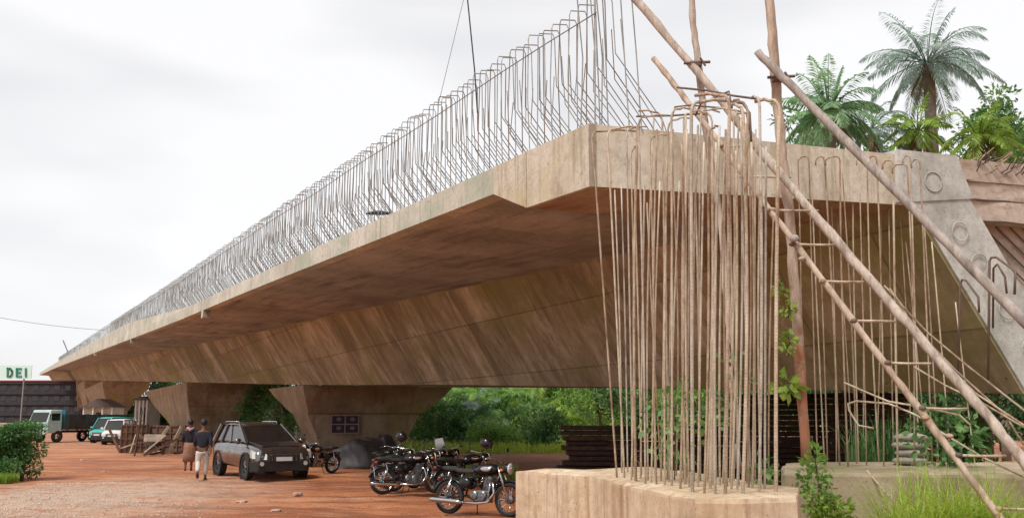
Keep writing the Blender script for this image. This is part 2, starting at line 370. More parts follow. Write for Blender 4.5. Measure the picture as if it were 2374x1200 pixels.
# fascia / edge beam (outer 0.33 m, paler)
def fas(s): return [(0,TOP),(0,5.505),(.335,5.50),(.335,TOP)]
extr('edge_beam',fas,M['fascia'],ss=[3.15]+SSe[4:])
# thick end block of the slab: rises from 5.05 to 5.5 between s=1.9 and 3.15
def endb(s):
    zb=5.06 if s<=1.9 else 5.06+(5.5-5.06)*(s-1.9)/1.25
    return [(-.03 if s<3.1 else 0,TOP+.004),(-.03 if s<3.1 else 0,zb),(5.6,zb+.12 if s<=1.9 else max(zb+.12,5.28) if s<3.1 else 5.28),(5.6,TOP+.004)]
MBe=extr('end_block',endb,M['endblock'],ss=[0,.6,1.9,3.15])
# the underside of the end block in the browner soffit tone
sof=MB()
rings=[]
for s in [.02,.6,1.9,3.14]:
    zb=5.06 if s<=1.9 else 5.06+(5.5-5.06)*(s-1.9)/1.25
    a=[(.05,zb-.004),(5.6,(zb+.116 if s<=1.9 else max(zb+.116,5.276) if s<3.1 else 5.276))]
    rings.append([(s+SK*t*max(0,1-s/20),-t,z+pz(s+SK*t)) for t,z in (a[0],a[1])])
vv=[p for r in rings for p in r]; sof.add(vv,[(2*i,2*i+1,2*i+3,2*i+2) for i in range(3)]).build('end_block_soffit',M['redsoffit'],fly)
WB=2.29
def web(side):
    def p(s):
        if side=='l': return [(5.06,5.42),(7.05,WB),(8.12,WB+.03),(6.15,5.42)]
        return [(18.4,5.42),(17.3,5.42),(15.3,WB+.03),(16.4,WB)]
    return p
WS=[.0]+SSe[1:]
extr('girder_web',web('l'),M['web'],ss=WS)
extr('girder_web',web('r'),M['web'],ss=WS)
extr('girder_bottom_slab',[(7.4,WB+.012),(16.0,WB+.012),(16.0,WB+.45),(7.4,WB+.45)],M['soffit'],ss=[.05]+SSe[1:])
# patched web end face with anchor pockets
ef=MB(); ef.hexa([L(-.04,7.05,WB),L(-.04,8.12,WB+.03),L(.0-.005,8.12,WB+.03),L(-.005,7.05,WB),L(-.04,5.0,5.55),L(-.04,6.15,5.55),L(-.005,6.15,5.55),L(-.005,5.0,5.55)])
ef=ef.build('web_end_face',M['endweb'],fly)
top=MB(); top.hexa([L(-.06,4.95,5.15),L(-.06,6.35,5.3),L(0,6.35,5.3),L(0,4.95,5.15),L(-.06,5.0,TOP+.03),L(-.06,6.1,TOP+.02),L(0.2,6.1,TOP+.02),L(.2,5.0,TOP+.03)])
top.build('web_end_haunch',M['endweb'],fly)
for z,r in ((5.52,.16),(4.75,.15),(4.25,.16),(3.55,.15),(2.95,.15)):
    tt=5.06+(5.42-min(z,5.42))*(1.99/3.13)+.55
    c=Vector(L(-.07,tt,z)); e=Vector((SK,-1,0)).normalized(); up=Vector((0,0,1)); nn=e.cross(up)
    k=MB(); pts=[c+(e*math.cos(a)+up*math.sin(a))*r for a in [2*math.pi*i/16 for i in range(16)]]
    k.tube(pts,.009,6,closed=True)
    k.build('tendon_anchor',M['endweb'],fly,smooth=True)
# right of the web: slab end and end diaphragm in red-dusted concrete, ledges between
di=MB(); rnd=random.Random(3)
di.hexa([L(.35,7.6,WB+.4),L(.35,15.7,WB+.4),L(1.2,15.7,WB+.4),L(1.2,7.6,WB+.4),L(.35,6.0,5.2),L(.35,17.2,5.2),L(1.2,17.2,5.2),L(1.2,6.0,5.2)])
di.build('end_diaphragm',M['redcon'],fly)
sl=MB()
for z0,z1,o in ((5.60,TOP-.02,.0),(5.285,5.605,.05),(4.96,5.29,.03)):
    n=26; a=[];bq=[]
    for i in range(n+1):
        t=6.12+i*(17.2-6.12)/n; j=.06*rnd.random()
        a.append((t,o-j)); 
    for i in range(n):
        (t0,o0),(t1,o1)=a[i],a[i+1]
        sl.hexa([L(o0,t0,z0),L(o1,t1,z0),L(.5,t1,z0),L(.5,t0,z0),L(o0,t0,z1),L(o1,t1,z1),L(.5,t1,z1),L(.5,t0,z1)])
sl.build('slab_end',M['redcon'],fly)
extr('cantilever_slab_far_side',[(18.0,5.31),(19.6,5.40),(19.6,TOP-.01),(18.0,TOP-.01)],M['redcon'],ss=[0,.6,1.9,3.1])
# bars sticking out of slab end and diaphragm
for i in range(90):
    t=6.4+i*.05+rnd.uniform(-.03,.03); z=TOP+rnd.choice([-.02,-.25,-.12]); ln=rnd.uniform(.18,.42)
    p0=Vector(L(.05,t,z)); d=Vector((-1,rnd.uniform(-.9,.6),rnd.uniform(.1,.75))).normalized()
    MB().tube([p0,p0+d*ln*.6,p0+d*ln+Vector((0,rnd.uniform(-.1,.1),.05))],.011,5).build('splice_bar',M['barrust'] if i%2 else M['bardark'],fly)
for z in (5.61,5.29,4.95):
    pts=[Vector(L(-.02+.02*rnd.random(),6.2+k*.4,z+.02*rnd.uniform(-1,1))) for k in range(16)]
    MB().tube(pts,.016,5).build('ledge_bar',M['bardark'],fly)
for i in range(12):
    t=6.6+i*.28; p0=Vector(L(.32,t,4.95)); p1=Vector(L(.30,t+1.2+.1*i,3.9-.09*i))
    MB().tube([p0,p1],.014,5).build('diaphragm_bar',M['bardark'],fly)
# cast barrier further along
extr('cast_parapet',lambda s:[(.03,TOP-.02),(.45,TOP-.02),(.25,TOP+.02+.93*min(1,max(0,(s-36)/34))),(.06,TOP+.02+.93*min(1,max(0,(s-36)/34)))],M['fascia'],ss=[36,42,50,60,70,87,120,160,210,270,340,420,520,630])
# parapet stirrups
def stirrup(mb,s,n=5,j=1.0,h0=0.0):
    r_=random.Random(int(s*1000)); dx=r_.uniform(-.07,.07)*j; dz=r_.uniform(-.06,.06)*j; k=r_.uniform(-.07,.07)*j
    sk=max(0,1-s/20)
    def P(t,z,ds=0): return (s+ds+SK*t*sk,-t,TOP+z+pz(s)+0)
    pts=[P(.14,h0-.02),P(.13+k*.3,1.0,dx*.5),P(.15,1.96+dz,dx),P(.17,2.03+dz,dx),P(.41,2.06+dz,dx+.02),P(.44,1.99+dz,dx+.02),P(.44+k*.4,1.08+k,dx*.6),P(1.12+k,.18,0),P(1.25,-.02,0)]
    if h0: pts=pts[:7]+[P(.40,h0,0)]
    mb.tube(pts,.0098 if n>3 else .011,n,cap=False)
    if not h0: mb.tube([P(.62,1.55+k*3,.11),P(.62+k,.84+k,.11),P(1.3,-.02,.11)],.009,n,cap=False)
for i in range(100):
    m=MB(); stirrup(m,.12+i*.25,4); m.build('rebar_stirrup',M['steel'] if i%5 not in (1,4) else M['steelb'],fly)
m=MB(); s=.12+100*.25
while s<52: stirrup(m,s,3); s+=.25
while s<260: stirrup(m,s,3,1,.5); s+=.3 if s<90 else .8
tag(m.build('rebar_stirrups',M['steel'],fly),kind='stuff')
for h,t in ((1.70,.125),):
    m=MB(); m.tube([(s,-t,TOP+h+pz(s)+.02*math.sin(s*.7)) for s in [x*1.5 for x in range(0,36)]+[60,75,90,130,180,260] if h>1 or s<30],.011,4); m.build('longitudinal_bar',M['steel'],fly)
# straight tall bars at the end of the parapet
for i,(s,t,h) in enumerate(((.02,.15,2.6),(.12,.33,2.7),(.25,.20,2.5),(.35,.36,2.6),(-.05,.55,2.4),(-.03,.75,2.5),(.5,.12,2.5))):
    MB().tube([(s+SK*t,-t,TOP-.02),(s+.02,-t-.03*i%.1,TOP+1.2),(s+.05,-t+.02,TOP+h)],.0105,5).build('starter_bar',M['steel'],fly)
# piers
def pier(s0,s1,zt,prof,mat=M['pier']):
    rings=[]
    for (z,a,b,c,d) in prof: rings.append([(s0+a,-c,z),(s0+b,-c,z),(s0+b,-d,z),(s0+a,-d,z)])
    o=MB().loft(rings).build('pier',mat,fly,bevel=.05); return o
def pierz(s): return WB+.006+pz(s)
z=pierz(42.5)
pier(42.5,0,0,[(-.2,.9,3.6,8.6,13.6),(.9,.9,3.7,8.2,13.9),(2.12,.75,4.2,7.62,14.5),(2.16,.55,4.4,7.60,14.55),(z-.5,.1,7.5,7.2,15.9),(z,0,8.6,7.08,16.35)])
z=pierz(86.7)
pier(86.7,0,0,[(-.2,2.2,14,8.4,12.0),(1.4,1.9,18,8.0,12.3),(z-2,1.0,28,7.5,14.2),(z,0,36,7.08,16.35)])
z=pierz(200)
pier(200,0,0,[(-.2,6,40,9.0,12.2),(3.4,5,44,8.8,12.6),(z-1.2,.5,62,7.2,16.0),(z,0,66,7.08,16.35)])
z=pierz(270)
pier(270,0,0,[(-.2,6,22,9.0,12.2),(4.4,5,24,8.8,12.6),(z-1.5,.5,34,7.2,16.0),(z,0,36,7.08,16.35)])
z=pierz(310)
pier(310,0,0,[(-.2,10,60,8.5,12),(4,8,70,8.2,13),(z-3,3,110,7.5,15),(z,0,140,7.08,16.35)])
# drips of mortar at the slab edge
for s in (66,110,33): 
    MB().hexa([(s,.02,5.2+pz(s)),(s+.5,.02,5.15+pz(s)),(s+.5,-.3,5.2+pz(s)),(s,-.3,5.2+pz(s)),(s,.02,5.53+pz(s)),(s+.5,.02,5.53+pz(s)),(s+.5,-.3,5.53+pz(s)),(s,-.3,5.53+pz(s))]).build('mortar_lump',M['fascia'],fly)
# poster on pier face
def poster():
    c=world(43.30,9.0,0)
    e=T; up=Vector((0,0,1)); nn=-DH
    p0=atY(765,1003,1); 
    # face plane of the lower pier shaft
    def onface(x,y):
        r=ray(x,y); P0=ORG+DH*(42.5+.70); k=(P0-CAM).dot(DH)/r.dot(DH); return CAM+r*k
    a,b,c,d=onface(766,1004),onface(832,1004),onface(832,962),onface(766,960)
    w=(b-a).length; h=(d-a).length; a.z=min(a.z,b.z)
    o=empty('poster',a,math.atan2(T.y,T.x))
    MB().box((w/2,0,h/2),(w,.02,h)).build('paper',M['poster'],o)
    for i in range(2):
        for j in range(2):
            x=w*(.04+.48*i); z=h*(.05+.47*j)
            MB().box((x+w*.22,-.013,z+h*.21),(w*.44,.008,h*.42)).build('print',M['posterd'],o)
            MB().ell((x+w*.24,-.02,z+h*.24),(w*.09,.006,h*.11),10,6).build('portrait',M['posterp'],o)
    tag(o,'weathered poster with four dark printed panels pasted on the tan pier','poster')
poster()
# ---------------------------------------------------------------- pile caps and column cages
cap_pts=[(.06,17.1),(.62,16.1),(1.23,15.1),(1.45,13.9),(1.75,12.3),(2.05,11.0),(2.6,10.95),(3.29,11.16),(3.5,11.9),(3.7,12.6),(2.6,18.4)]
def capmesh(pts,z,seed,amp):
    rn=random.Random(seed); P=[]
    n=len(pts)
    for i in range(n):
        a=Vector((*pts[i],0)); b=Vector((*pts[(i+1)%n],0)); k=max(1,int((b-a).length/.35))
        for j in range(k):
            q=a.lerp(b,j/k); P.append(q+Vector((rn.uniform(-amp,amp),rn.uniform(-amp,amp),0)))
    c=sum(P,Vector())/len(P)
    rings=[[ (q.x,q.y,-.3) for q in P],[(q.x,q.y,z-.03) for q in P],[(q.x*.995+c.x*.005,q.y*.995+c.y*.005,z+rn.uniform(-.012,.012)) for q in P]]
    m=MB().loft(rings,cap=False)
    n=len(P); b=len(m.v); top=rings[2]
    # inner rough top
    r3=[(v[0]*.93+c.x*.07,v[1]*.93+c.y*.07,z+rn.uniform(-.01,.03)) for v in top]
    r4=[(v[0]*.6+c.x*.4,v[1]*.6+c.y*.4,z+rn.uniform(0,.05)) for v in top]
    m.add(top+r3+r4+[(c.x,c.y,z+.03)],[(i,(i+1)%n,n+(i+1)%n,n+i) for i in range(n)]+[(n+i,n+(i+1)%n,2*n+(i+1)%n,2*n+i) for i in range(n)]+[(2*n+i,2*n+(i+1)%n,3*n) for i in range(n)])
    return m
capo=empty('pile_cap',(2,14,0)); 
CZ=1.15; cap_pts=[(x*.7/.9,y*.7/.9) for x,y in cap_pts]
cm=capmesh(cap_pts,CZ,5,.02); cm.v=[(v[0]-2,v[1]-14,v[2]) for v in cm.v]; cm.build('concrete_block',M['cap'],capo)
tag(capo,'tan concrete pile cap block carrying the tall cage of vertical bars','pile cap')
rnd=random.Random(11)
# front cage: bottoms (px on cap top), tops (px) 
def bend_to(p,q,k=6,amp=.03,rn=rnd):
    out=[]; ax,ay=rn.uniform(-amp,amp),rn.uniform(-amp,amp)
    for i in range(k+1):
        u=i/k; v=p.lerp(q,u); w=math.sin(math.pi*u); out.append(v+Vector((ax*w,ay*w,0)))
    return out
front=[ # xb,yb, xt,yt, radius mm, hook: px x target of the U top (or 0)
(1432,1104,1372,305,15,1478),(1449,1108,1408,300,15,1486),(1441,1096,1425,440,14,0),(1462,1114,1462,345,14,1478),
(1474,1116,1478,292,22,0),(1484,1112,1494,430,13,0),(1496,1120,1480,272,15,1556),(1508,1121,1506,318,13,1548),(1522,1124,1523,300,14,0),
(1540,1127,1548,280,15,1602),(1549,1118,1575,420,13,0),(1556,1128,1556,252,16,1604),(1575,1133,1581,330,16,0),
(1589,1125,1590,270,15,0),(1604,1138,1602,238,27,1688),(1616,1130,1632,330,14,0),(1630,1141,1640,300,15,1668),(1644,1134,1651,420,16,0),
(1657,1143,1668,292,16,0),(1668,1128,1680,380,14,0),(1679,1144,1690,222,26,1612),(1692,1135,1706,350,16,0),(1706,1136,1718,300,15,0),
(1719,1144,1722,250,20,1692),(1735,1129,1733,240,16,1700),(1742,1131,1742,330,16,0),(1757,1142,1760,225,16,1742),(1764,1134,1762,420,14,0),
(1780,1120,1793,500,13,0),(1797,1141,1806,232,21,1750),
(1455,1096,1440,420,12,0),(1518,1105,1530,420,12,0),(1566,1104,1560,400,12,0),(1620,1108,1610,380,13,0),(1660,1108,1650,400,13,0),
(1700,1112,1690,380,13,0),(1590,1109,1598,350,13,0),(1640,1112,1660,390,13,0),(1740,1108,1720,400,12,0),(1487,1100,1470,380,12,0),(1535,1108,1500,470,12,0),
(1530,1116,1535,262,14,1480),(1552,1109,1546,330,12,0),(1582,1112,1584,262,13,1640),(1608,1117,1618,290,14,0),(1636,1122,1650,262,14,1600),(1673,1120,1686,300,13,0),(1690,1119,1712,255,14,1650),(1728,1120,1735,290,13,0),(1750,1120,1752,300,13,0),
(1467,1103,1452,300,13,1500),(1502,1113,1516,268,14,0),(1545,1113,1560,300,13,0),(1598,1130,1592,300,14,0),(1623,1116,1624,255,13,1668),(1651,1127,1660,330,14,0),(1685,1130,1682,300,14,0),(1712,1126,1700,262,14,1736),(1771,1133,1776,340,14,0)]
ORD='first second third fourth fifth sixth seventh eighth ninth tenth eleventh twelfth thirteenth fourteenth fifteenth sixteenth seventeenth eighteenth nineteenth twentieth twenty-first twenty-second twenty-third twenty-fourth twenty-fifth twenty-sixth twenty-seventh twenty-eighth twenty-ninth thirtieth thirty-first'.split()
def ordl(i,n):
    return (ORD[i]+' from the left' if i<=n/2 else ORD[n-1-i]+' from the right').replace('first from the left','leftmost').replace('first from the right','rightmost')
rank=lambda lst:{q:i for i,q in enumerate(sorted(lst))}
FR=rank(front)
for k,(xb,yb,xt,yt,r,hk) in enumerate(front):
    p=gnd(xb,yb,CZ+.02); q=atY(xt,yt,p.y+rnd.uniform(-.12,.10))
    e=empty('rebar',(p.x,p.y,.93))
    pts=bend_to(Vector((p.x,p.y,CZ-.15)),q,9,.04)
    if hk:
        h=atY(hk,yt-rnd.uniform(-6,8),min(q.y+rnd.uniform(.0,.4),12.6)); d=(h-q).normalized()
        pts=pts[:-1]+[q-Vector((0,0,.10)),q-Vector((0,0,.04))+d*.015,q+d*.05,q+d*.10]+[q.lerp(h,.6)+Vector((0,0,.02)),h]
    loc=Vector((p.x,p.y,CZ-.02)); pts=[v-loc for v in pts]
    col.objects.unlink(e); bpy.data.objects.remove(e)
    m=MB(); m.tube(pts,min(r,21)/1000*.84*rnd.uniform(.86,1.1),7)
    o=m.build('rebar',M['barrust'] if k%4==0 else M['bargrey'] if k%4==2 else M['bar'],smooth=True,loc=loc)
    desc=('thick ' if r>19 else '')+('dusty tan ' if k%4 else 'rustier ')+('hooked bar' if hk else 'straight bar')
    tag(o,f'{desc}, {ordl(FR[front[k]],len(front))} at the foot of the tall cage','rebar','vertical bars of the tall column cage')
# top tie hoops
def pxline(name,pts,r,mat,label,cat,group=None,n=7,smooth=True):
    P=[atY(*p) for p in pts]; loc=P[0].copy()
    m=MB(); m.tube([v-loc for v in P],r,n); o=m.build(name,mat,smooth=smooth,loc=loc); tag(o,label,cat,group); return o
pxline('tie_bar',[(1475,270,12.2),(1560,268,12.0),(1640,262,11.6)],.013,M['bardark'],'long dark tie bar lying level across the left tops of the cage','rebar')
pxline('tie_bar',[(1555,282,11.6),(1565,248,11.5),(1600,244,11.3),(1690,252,10.6),(1730,262,10.4),(1738,300,10.3)],.011,M['bardark'],'dark tie bar bent down at both ends over the middle of the cage top','rebar')
pxline('tie_bar',[(1612,268,10.6),(1625,240,10.5),(1690,212,10.3),(1697,250,10.2)],.012,M['bardark'],'highest dark looped bar on top of the cage','rebar')
pxline('tie_bar',[(1570,203,11.8),(1640,210,11.4),(1700,222,11.0),(1790,234,10.6)],.014,M['bardark'],'straight dark bar crossing from the wooden ladder head to the tall right pole','rebar')
pxline('tie_bar',[(1690,235,10.6),(1722,240,10.4),(1738,262,10.3),(1742,340,10.2)],.014,M['bardark'],'short dark hooked bar right of the cage top','rebar')
# second cap
c2=[gnd(1815,1096,1.2),gnd(2374,1102,1.2),Vector((12,11.5,1.2)),Vector((12,14.8,1.2)),Vector((7.4,14.6,1.2)),gnd(1815,1073,1.2)]
c2=[(v.x,v.y) for v in c2]; cx,cy=8,12.6
cm=capmesh(c2,1.2,8,.03); cm.v=[(v[0]-cx,v[1]-cy,v[2]) for v in cm.v]
o2=empty('pile_cap',(cx,cy,0)); cm.build('concrete_block',M['cap2'],o2); tag(o2,'low mossy concrete pile cap behind the ladder carrying the shorter bars','pile cap')
second=[(1868,1076,1830,362,11,1812),(1858,1078,1850,370,10,0),(1895,1078,1875,362,10,1850),(1912,1082,1880,380,10,0),(1918,1072,1893,357,11,1877),
(1946,1080,1911,362,13,1890),(1938,1072,1925,380,10,0),(1966,1083,1947,362,13,1913),(1985,1078,1953,400,10,0),(1990,1074,1976,365,12,1952),(2008,1080,1992,380,10,0),(2000,1068,2003,400,10,0),
(2038,1076,2010,362,12,1985),(2047,1082,2032,361,11,2012),(2030,1070,2042,370,10,0),(2080,1084,2070,370,15,2045),(2070,1072,2060,480,10,0),(2117,1086,2103,380,12,2068),(2128,1076,2110,360,12,2092),
(2160,1080,2132,368,12,2112),(2175,1078,2143,520,10,0),(2205,1084,2160,560,10,0),(2150,1070,2100,560,9,0),(1978,1070,1935,420,9,0),(2262,1078,2215,700,10,0),(2112,1070,2085,470,9,0)]
SR=rank(second)
for k,(xb,yb,xt,yt,r,hk) in enumerate(second):
    p=gnd(xb,yb,1.2); q=atY(xt,yt,p.y+rnd.uniform(-.08,.03)); loc=Vector((p.x,p.y,1.19))
    pts=bend_to(Vector((p.x,p.y,1.0)),q,6,.03)
    if hk:
        h=atY(hk,yt+3,q.y+.1); d=(h-q).normalized()
        pts=pts[:-1]+[q-Vector((0,0,.08)),q-Vector((0,0,.02))+d*.01,q+d*.05,h-d*.05,h-Vector((0,0,.05)),h-Vector((0,0,.12))]
    m=MB(); m.tube([v-loc for v in pts],r/1000,6)
    o=m.build('rebar',M['barrust'] if k%3 else M['bar'],smooth=True,loc=loc)
    desc='rusty hooked bar' if hk else 'slim straight rusty bar'
    tag(o,f'{desc}, {ordl(SR[second[k]],len(second))} at the foot of the second row','rebar','shorter vertical bars behind the ladder')
grp='hooped bars before the grey web end'
pxline('rebar_hoop',[(2222,860,12.0),(2226,662,12.0),(2230,648,12.0),(2240,650,11.9),(2268,688,11.6),(2270,724,11.6)],.014,M['bardark'],'lowest dark bent hoop bar before the grey web end, left of the other two','rebar',grp)
pxline('rebar_hoop',[(2291,880,11.2),(2294,605,11.2),(2298,597,11.2),(2310,596,11.1),(2354,628,10.8),(2352,682,10.8)],.015,M['bardark'],'taller outer dark hoop bar bent over at the right edge','rebar',grp)
pxline('rebar_hoop',[(2302,760,11.4),(2303,622,11.4),(2312,612,11.3),(2330,642,11.1),(2334,680,11.1)],.013,M['bardark'],'small inner dark hoop bar nested inside the outer hoop','rebar',grp)
# loose bars across the ladder
loose=[([(2050,662,12.2),(2078,690,12.0),(2110,745,11.8),(2180,830,11.4),(2260,910,11.0),(2374,985,10.5),(2450,1040,10.2)],'upper curved bar of the loose bundle behind the ladder'),
([(2062,668,12.1),(2095,712,12.0),(2150,770,11.7),(2240,845,11.2),(2374,950,10.6),(2460,1010,10.2)],'second curved bar of the loose bundle, reaching furthest right'),
([(2075,690,12.1),(2120,760,11.8),(2220,862,11.3),(2330,960,10.8),(2374,1030,10.6)],'third bar of the loose bundle, sagging lower at its right end'),
([(2120,850,11.9),(2190,892,11.5),(2280,935,11.0),(2374,990,10.6)],'short bar of the loose bundle starting beside the ladder middle'),
([(1957,886,12.1),(2000,905,11.9),(2060,930,11.6),(2150,945,11.2),(2225,962,10.9),(2250,985,10.8)],'long pale bar bent level through the ladder at mid height'),
([(2025,992,11.9),(1990,985,12.0),(1968,950,12.0),(1966,935,12.0),(1985,929,12.0),(2060,935,11.7),(2110,955,11.4),(2150,975,11.2)],'pale bar bent into an open hook left of the ladder'),
([(2180,1000,11.1),(2280,1060,10.7),(2374,1105,10.3)],'low pale bar sloping right under the ladder'),
([(2010,1090,11.7),(2060,1150,11.2)],'short thin offcut leaning on the mossy cap')]
for i,(pts,lab) in enumerate(loose): pxline('bent_rebar',pts,.012,M['barrust'] if i<4 else M['bar'],lab,'rebar','loose bent bars around the ladder')
# ladder
lad=empty('ladder',gnd(2500,1394,0))
def ltube(pts,r,name,mat,par,n=9):
    P=[atY(*p)-par.location for p in pts]
    # subdivide with gentle irregularity
    Q=[];rr=[]
    for i in range(len(P)-1):
        for j in range(7):
            u=j/7; Q.append(P[i].lerp(P[i+1],u)+Vector((rnd.uniform(-1,1),rnd.uniform(-1,1),0))*r*.16); rr.append(r*rnd.uniform(.86,1.1))
    Q.append(P[-1]); rr.append(r)
    return MB().tube(Q,rr,n).build(name,mat,par,smooth=True)
ltube([(1515,135,12.8),(1600,243,12.4),(1700,372,12.0),(1795,500,11.5),(1925,672,11.0),(2050,842,10.6),(2140,960,10.4),(2320,1200,9.9),(2465,1394,9.6)],.040,'stringer',M['ladpole'],lad)
ltube([(1440,-40,13.0),(1640,195,12.5),(1760,345,12.1),(1900,512,11.5),(2080,722,10.9),(2290,965,10.3),(2420,1130,9.9),(2600,1394,9.6)],.058,'stringer',M['pole'],lad)
LS=[(1515,135,12.8),(1600,243,12.4),(1700,372,12.0),(1795,500,11.5),(1925,672,11.0),(2050,842,10.6),(2140,960,10.4),(2320,1200,9.9),(2465,1394,9.6)]
def yat(y):
    for a,b in zip(LS,LS[1:]):
        if y<=b[1]:
            u=(y-a[1])/(b[1]-a[1]); return a[2]+(b[2]-a[2])*u
    return 9.6
for (x0,x1,y) in ((1672,1745,340),(1722,1822,411),(1778,1885,488),(1838,1922,567),(1908,1990,653),(1980,2064,745),(2058,2146,842),(2138,2232,947),(2222,2320,1056),(2316,2410,1180)):
    Y=yat(y); a=atY(x0-6,y-2,Y-.03)-lad.location; b=atY(x1+12,y,Y+.0)-lad.location
    MB().tube([a,(a+b)/2+Vector((0,0,rnd.uniform(-.012,.004))),b],.015,7).build('rung',M['bar'],lad,smooth=True)
    m=MB(); c_=a+(b-a)*.05; m.ell(c_,(.044,.044,.03),9,6,fn=lambda d:1+.3*mn.noise(d*4)); m.build('lashing',M['bardark'] if rnd.random()<.5 else M['barrust'],lad,smooth=True)
for (x,y) in ((1790,486),(1860,600),(2145,968),(2200,1010)):
    m=MB(); c=atY(x,y,yat(y)-.02)-lad.location; m.ell(c,(.05,.046,.03),8,6); m.build('lashing',M['rustpole'],lad,smooth=True)
tag(lad,'long site ladder of two weathered poles with thin rungs leaning past the cage','ladder')
m=MB(); loc=atY(1842,552,11.2); m.ell((0,0,0),(.06,.04,.045),8,6,fn=lambda d:1+.25*mn.noise(d*2)); tag(m.build('rag',M['sack'],smooth=True,loc=loc),'small white rag caught on the ladder rung','rag')
def pole(pts,r,mat,label,clamps=()):
    P=[atY(*p) for p in pts]; o=empty('scaffold_pole',P[-1]); 
    ltube(pts,r,'tube',mat,o,10)
    for (x,y,Y) in clamps:
        c=atY(x,y,Y)-o.location
        k=MB(); k.box(c,(.17,.13,.07)); k.tube([c+Vector((-.17,-.05,0)),c+Vector((.20,-.05,.02))],.022,7); k.tube([c+Vector((.05,-.1,.06)),c+Vector((.12,-.1,-.06))],.018,6); k.build('coupler',M['bardark'],o,bevel=.01)
    tag(o,label,'pole')
pole([(1596,-120,12.7),(1608,60,12.7),(1622,180,12.7),(1636,300,12.7),(1672,520,12.7),(1690,760,12.6),(1712,1085,12.5)],.048,M['pole'],'tall upright pole through the cage middle, clamped to the ladder head',[(1612,150,12.6)])
pole([(1772,-120,12.2),(1785,0,12.2),(1797,180,12.2),(1812,350,12.2),(1828,480,12.2),(1845,700,12.2),(1870,1068,12.1)],.066,M['rustpole'],'thick rust-red upright pole between the cage and the second row of bars',[(1806,183,12.1)])
pole([(1755,120,12.0),(1840,205,11.8),(2090,455,10.8),(2374,745,9.9),(2700,1075,9.2),(3010,1395,8.6)],.055,M['polegrey'],'grey raking prop pole crossing right of the ladder, clamped to the rust-red upright')
# ---------------------------------------------------------------- foliage helpers
def leaf(m,p,d,up,l,wd):
    s=d.cross(up); 
    if s.length<1e-3: s=Vector((1,0,0))
    s.normalize(); b=len(m.v)
    m.v+=[tuple(p),tuple(p+d*l*.5+s*wd*.5),tuple(p+d*l),tuple(p+d*l*.5-s*wd*.5)]; m.f.append((b,b+1,b+2,b+3))
def rdir(r):
    while 1:
        v=Vector((r.uniform(-1,1),r.uniform(-1,1),r.uniform(-1,1)))
        if .05<v.length<1: return v.normalized()
def clump(m,c,rad,n,l,r,droop=.2,wr=.45):
    c=Vector(c)
    for _ in range(n):
        d=rdir(r); q=c+Vector((d.x*rad[0],d.y*rad[1],d.z*rad[2]))*(r.random()**.45)
        dd=(d+rdir(r)*.9-Vector((0,0,droop))).normalized()
        leaf(m,q,dd,rdir(r),l*r.uniform(.6,1.3),l*wr*r.uniform(.7,1.2))
def frond(m,base,az,el,ln,r,leaflet=.5,droop=1.0,nl=26,wid=.05,stem=.02,hang=.5):
    p=Vector(base); d=Vector((math.cos(az)*math.cos(el),math.sin(az)*math.cos(el),math.sin(el))); pts=[p.copy()]; k=12
    for i in range(k):
        p=p+d*(ln/k); d=(d+Vector((0,0,-droop*(.5+i/k)/k*1.6))).normalized(); pts.append(p.copy())
    m.tube(pts,[stem*(1-.8*i/k) for i in range(k+1)],4,cap=False)
    for i in range(nl):
        u=.14+.86*i/nl; f=u*k; a=int(f); a=min(a,k-1); q=pts[a].lerp(pts[a+1],f-a); t=(pts[a+1]-pts[a]).normalized()
        sd=t.cross(Vector((0,0,1))); 
        if sd.length<.05: sd=Vector((1,0,0))
        sd.normalize(); L_=leaflet*(math.sin(math.pi*min(1,(u*.9+.12)))**.6)*r.uniform(.85,1.1)
        for sg in (-1,1):
            dd=(sd*sg*.8+t*.6+Vector((0,0,-hang*r.uniform(.4,1.3)))).normalized()
            s=dd.cross(Vector((0,0,1))+t*.3).normalized(); mid=q+dd*L_*.5+Vector((0,0,.02)); e=q+dd*L_+Vector((0,0,-L_*.28*hang))
            b=len(m.v); m.v+=[tuple(q),tuple(mid+s*wid*.5),tuple(e),tuple(mid-s*wid*.5)]; m.f.append((b,b+1,b+2,b+3))
def palm(loc,h,ln,nf,mat,label,seed,lean=(0,0),leaflet=.9,wid=.09,tr=.2,droop=1.1,cat='palm tree',trunkmat=None,name='coconut_palm',nl=34):
    r=random.Random(seed); o=empty(name,loc); top=Vector((lean[0],lean[1],h))
    m=MB(); k=14; m.tube([Vector((0,0,-.2)).lerp(top,i/k)+Vector((math.sin(i*.5)*.1,0,0)) for i in range(k+1)],[tr*(1.25-.45*i/k)*(1+.07*(i%2)) for i in range(k+1)],9)
    m.build('trunk',trunkmat or M['bark'],o,smooth=True)
    m=MB()
    for i in range(nf):
        el=R(80)-R(118)*(i/nf)**.9+R(r.uniform(-9,9)); az=i*2.399+r.uniform(-.45,.45)
        frond(m,top+Vector((math.cos(az)*.12,math.sin(az)*.12,.1)),az,el,ln*r.uniform(.72,1.1),r,leaflet*r.uniform(.85,1.1),droop*r.uniform(.7,1.35),nl,wid,.04)
    m.build('crown',mat,o)
    if h>4 or ln>3:
        m=MB()
        for i in range(6): frond(m,top+Vector((0,0,-.1)),i*1.1+r.random(),R(-35-25*r.random()),ln*r.uniform(.45,.7),r,leaflet*.5,.9,16,wid*.6,.035)
        m.build('dead_fronds',M['dryleaf'],o)
    tag(o,label,cat); return o
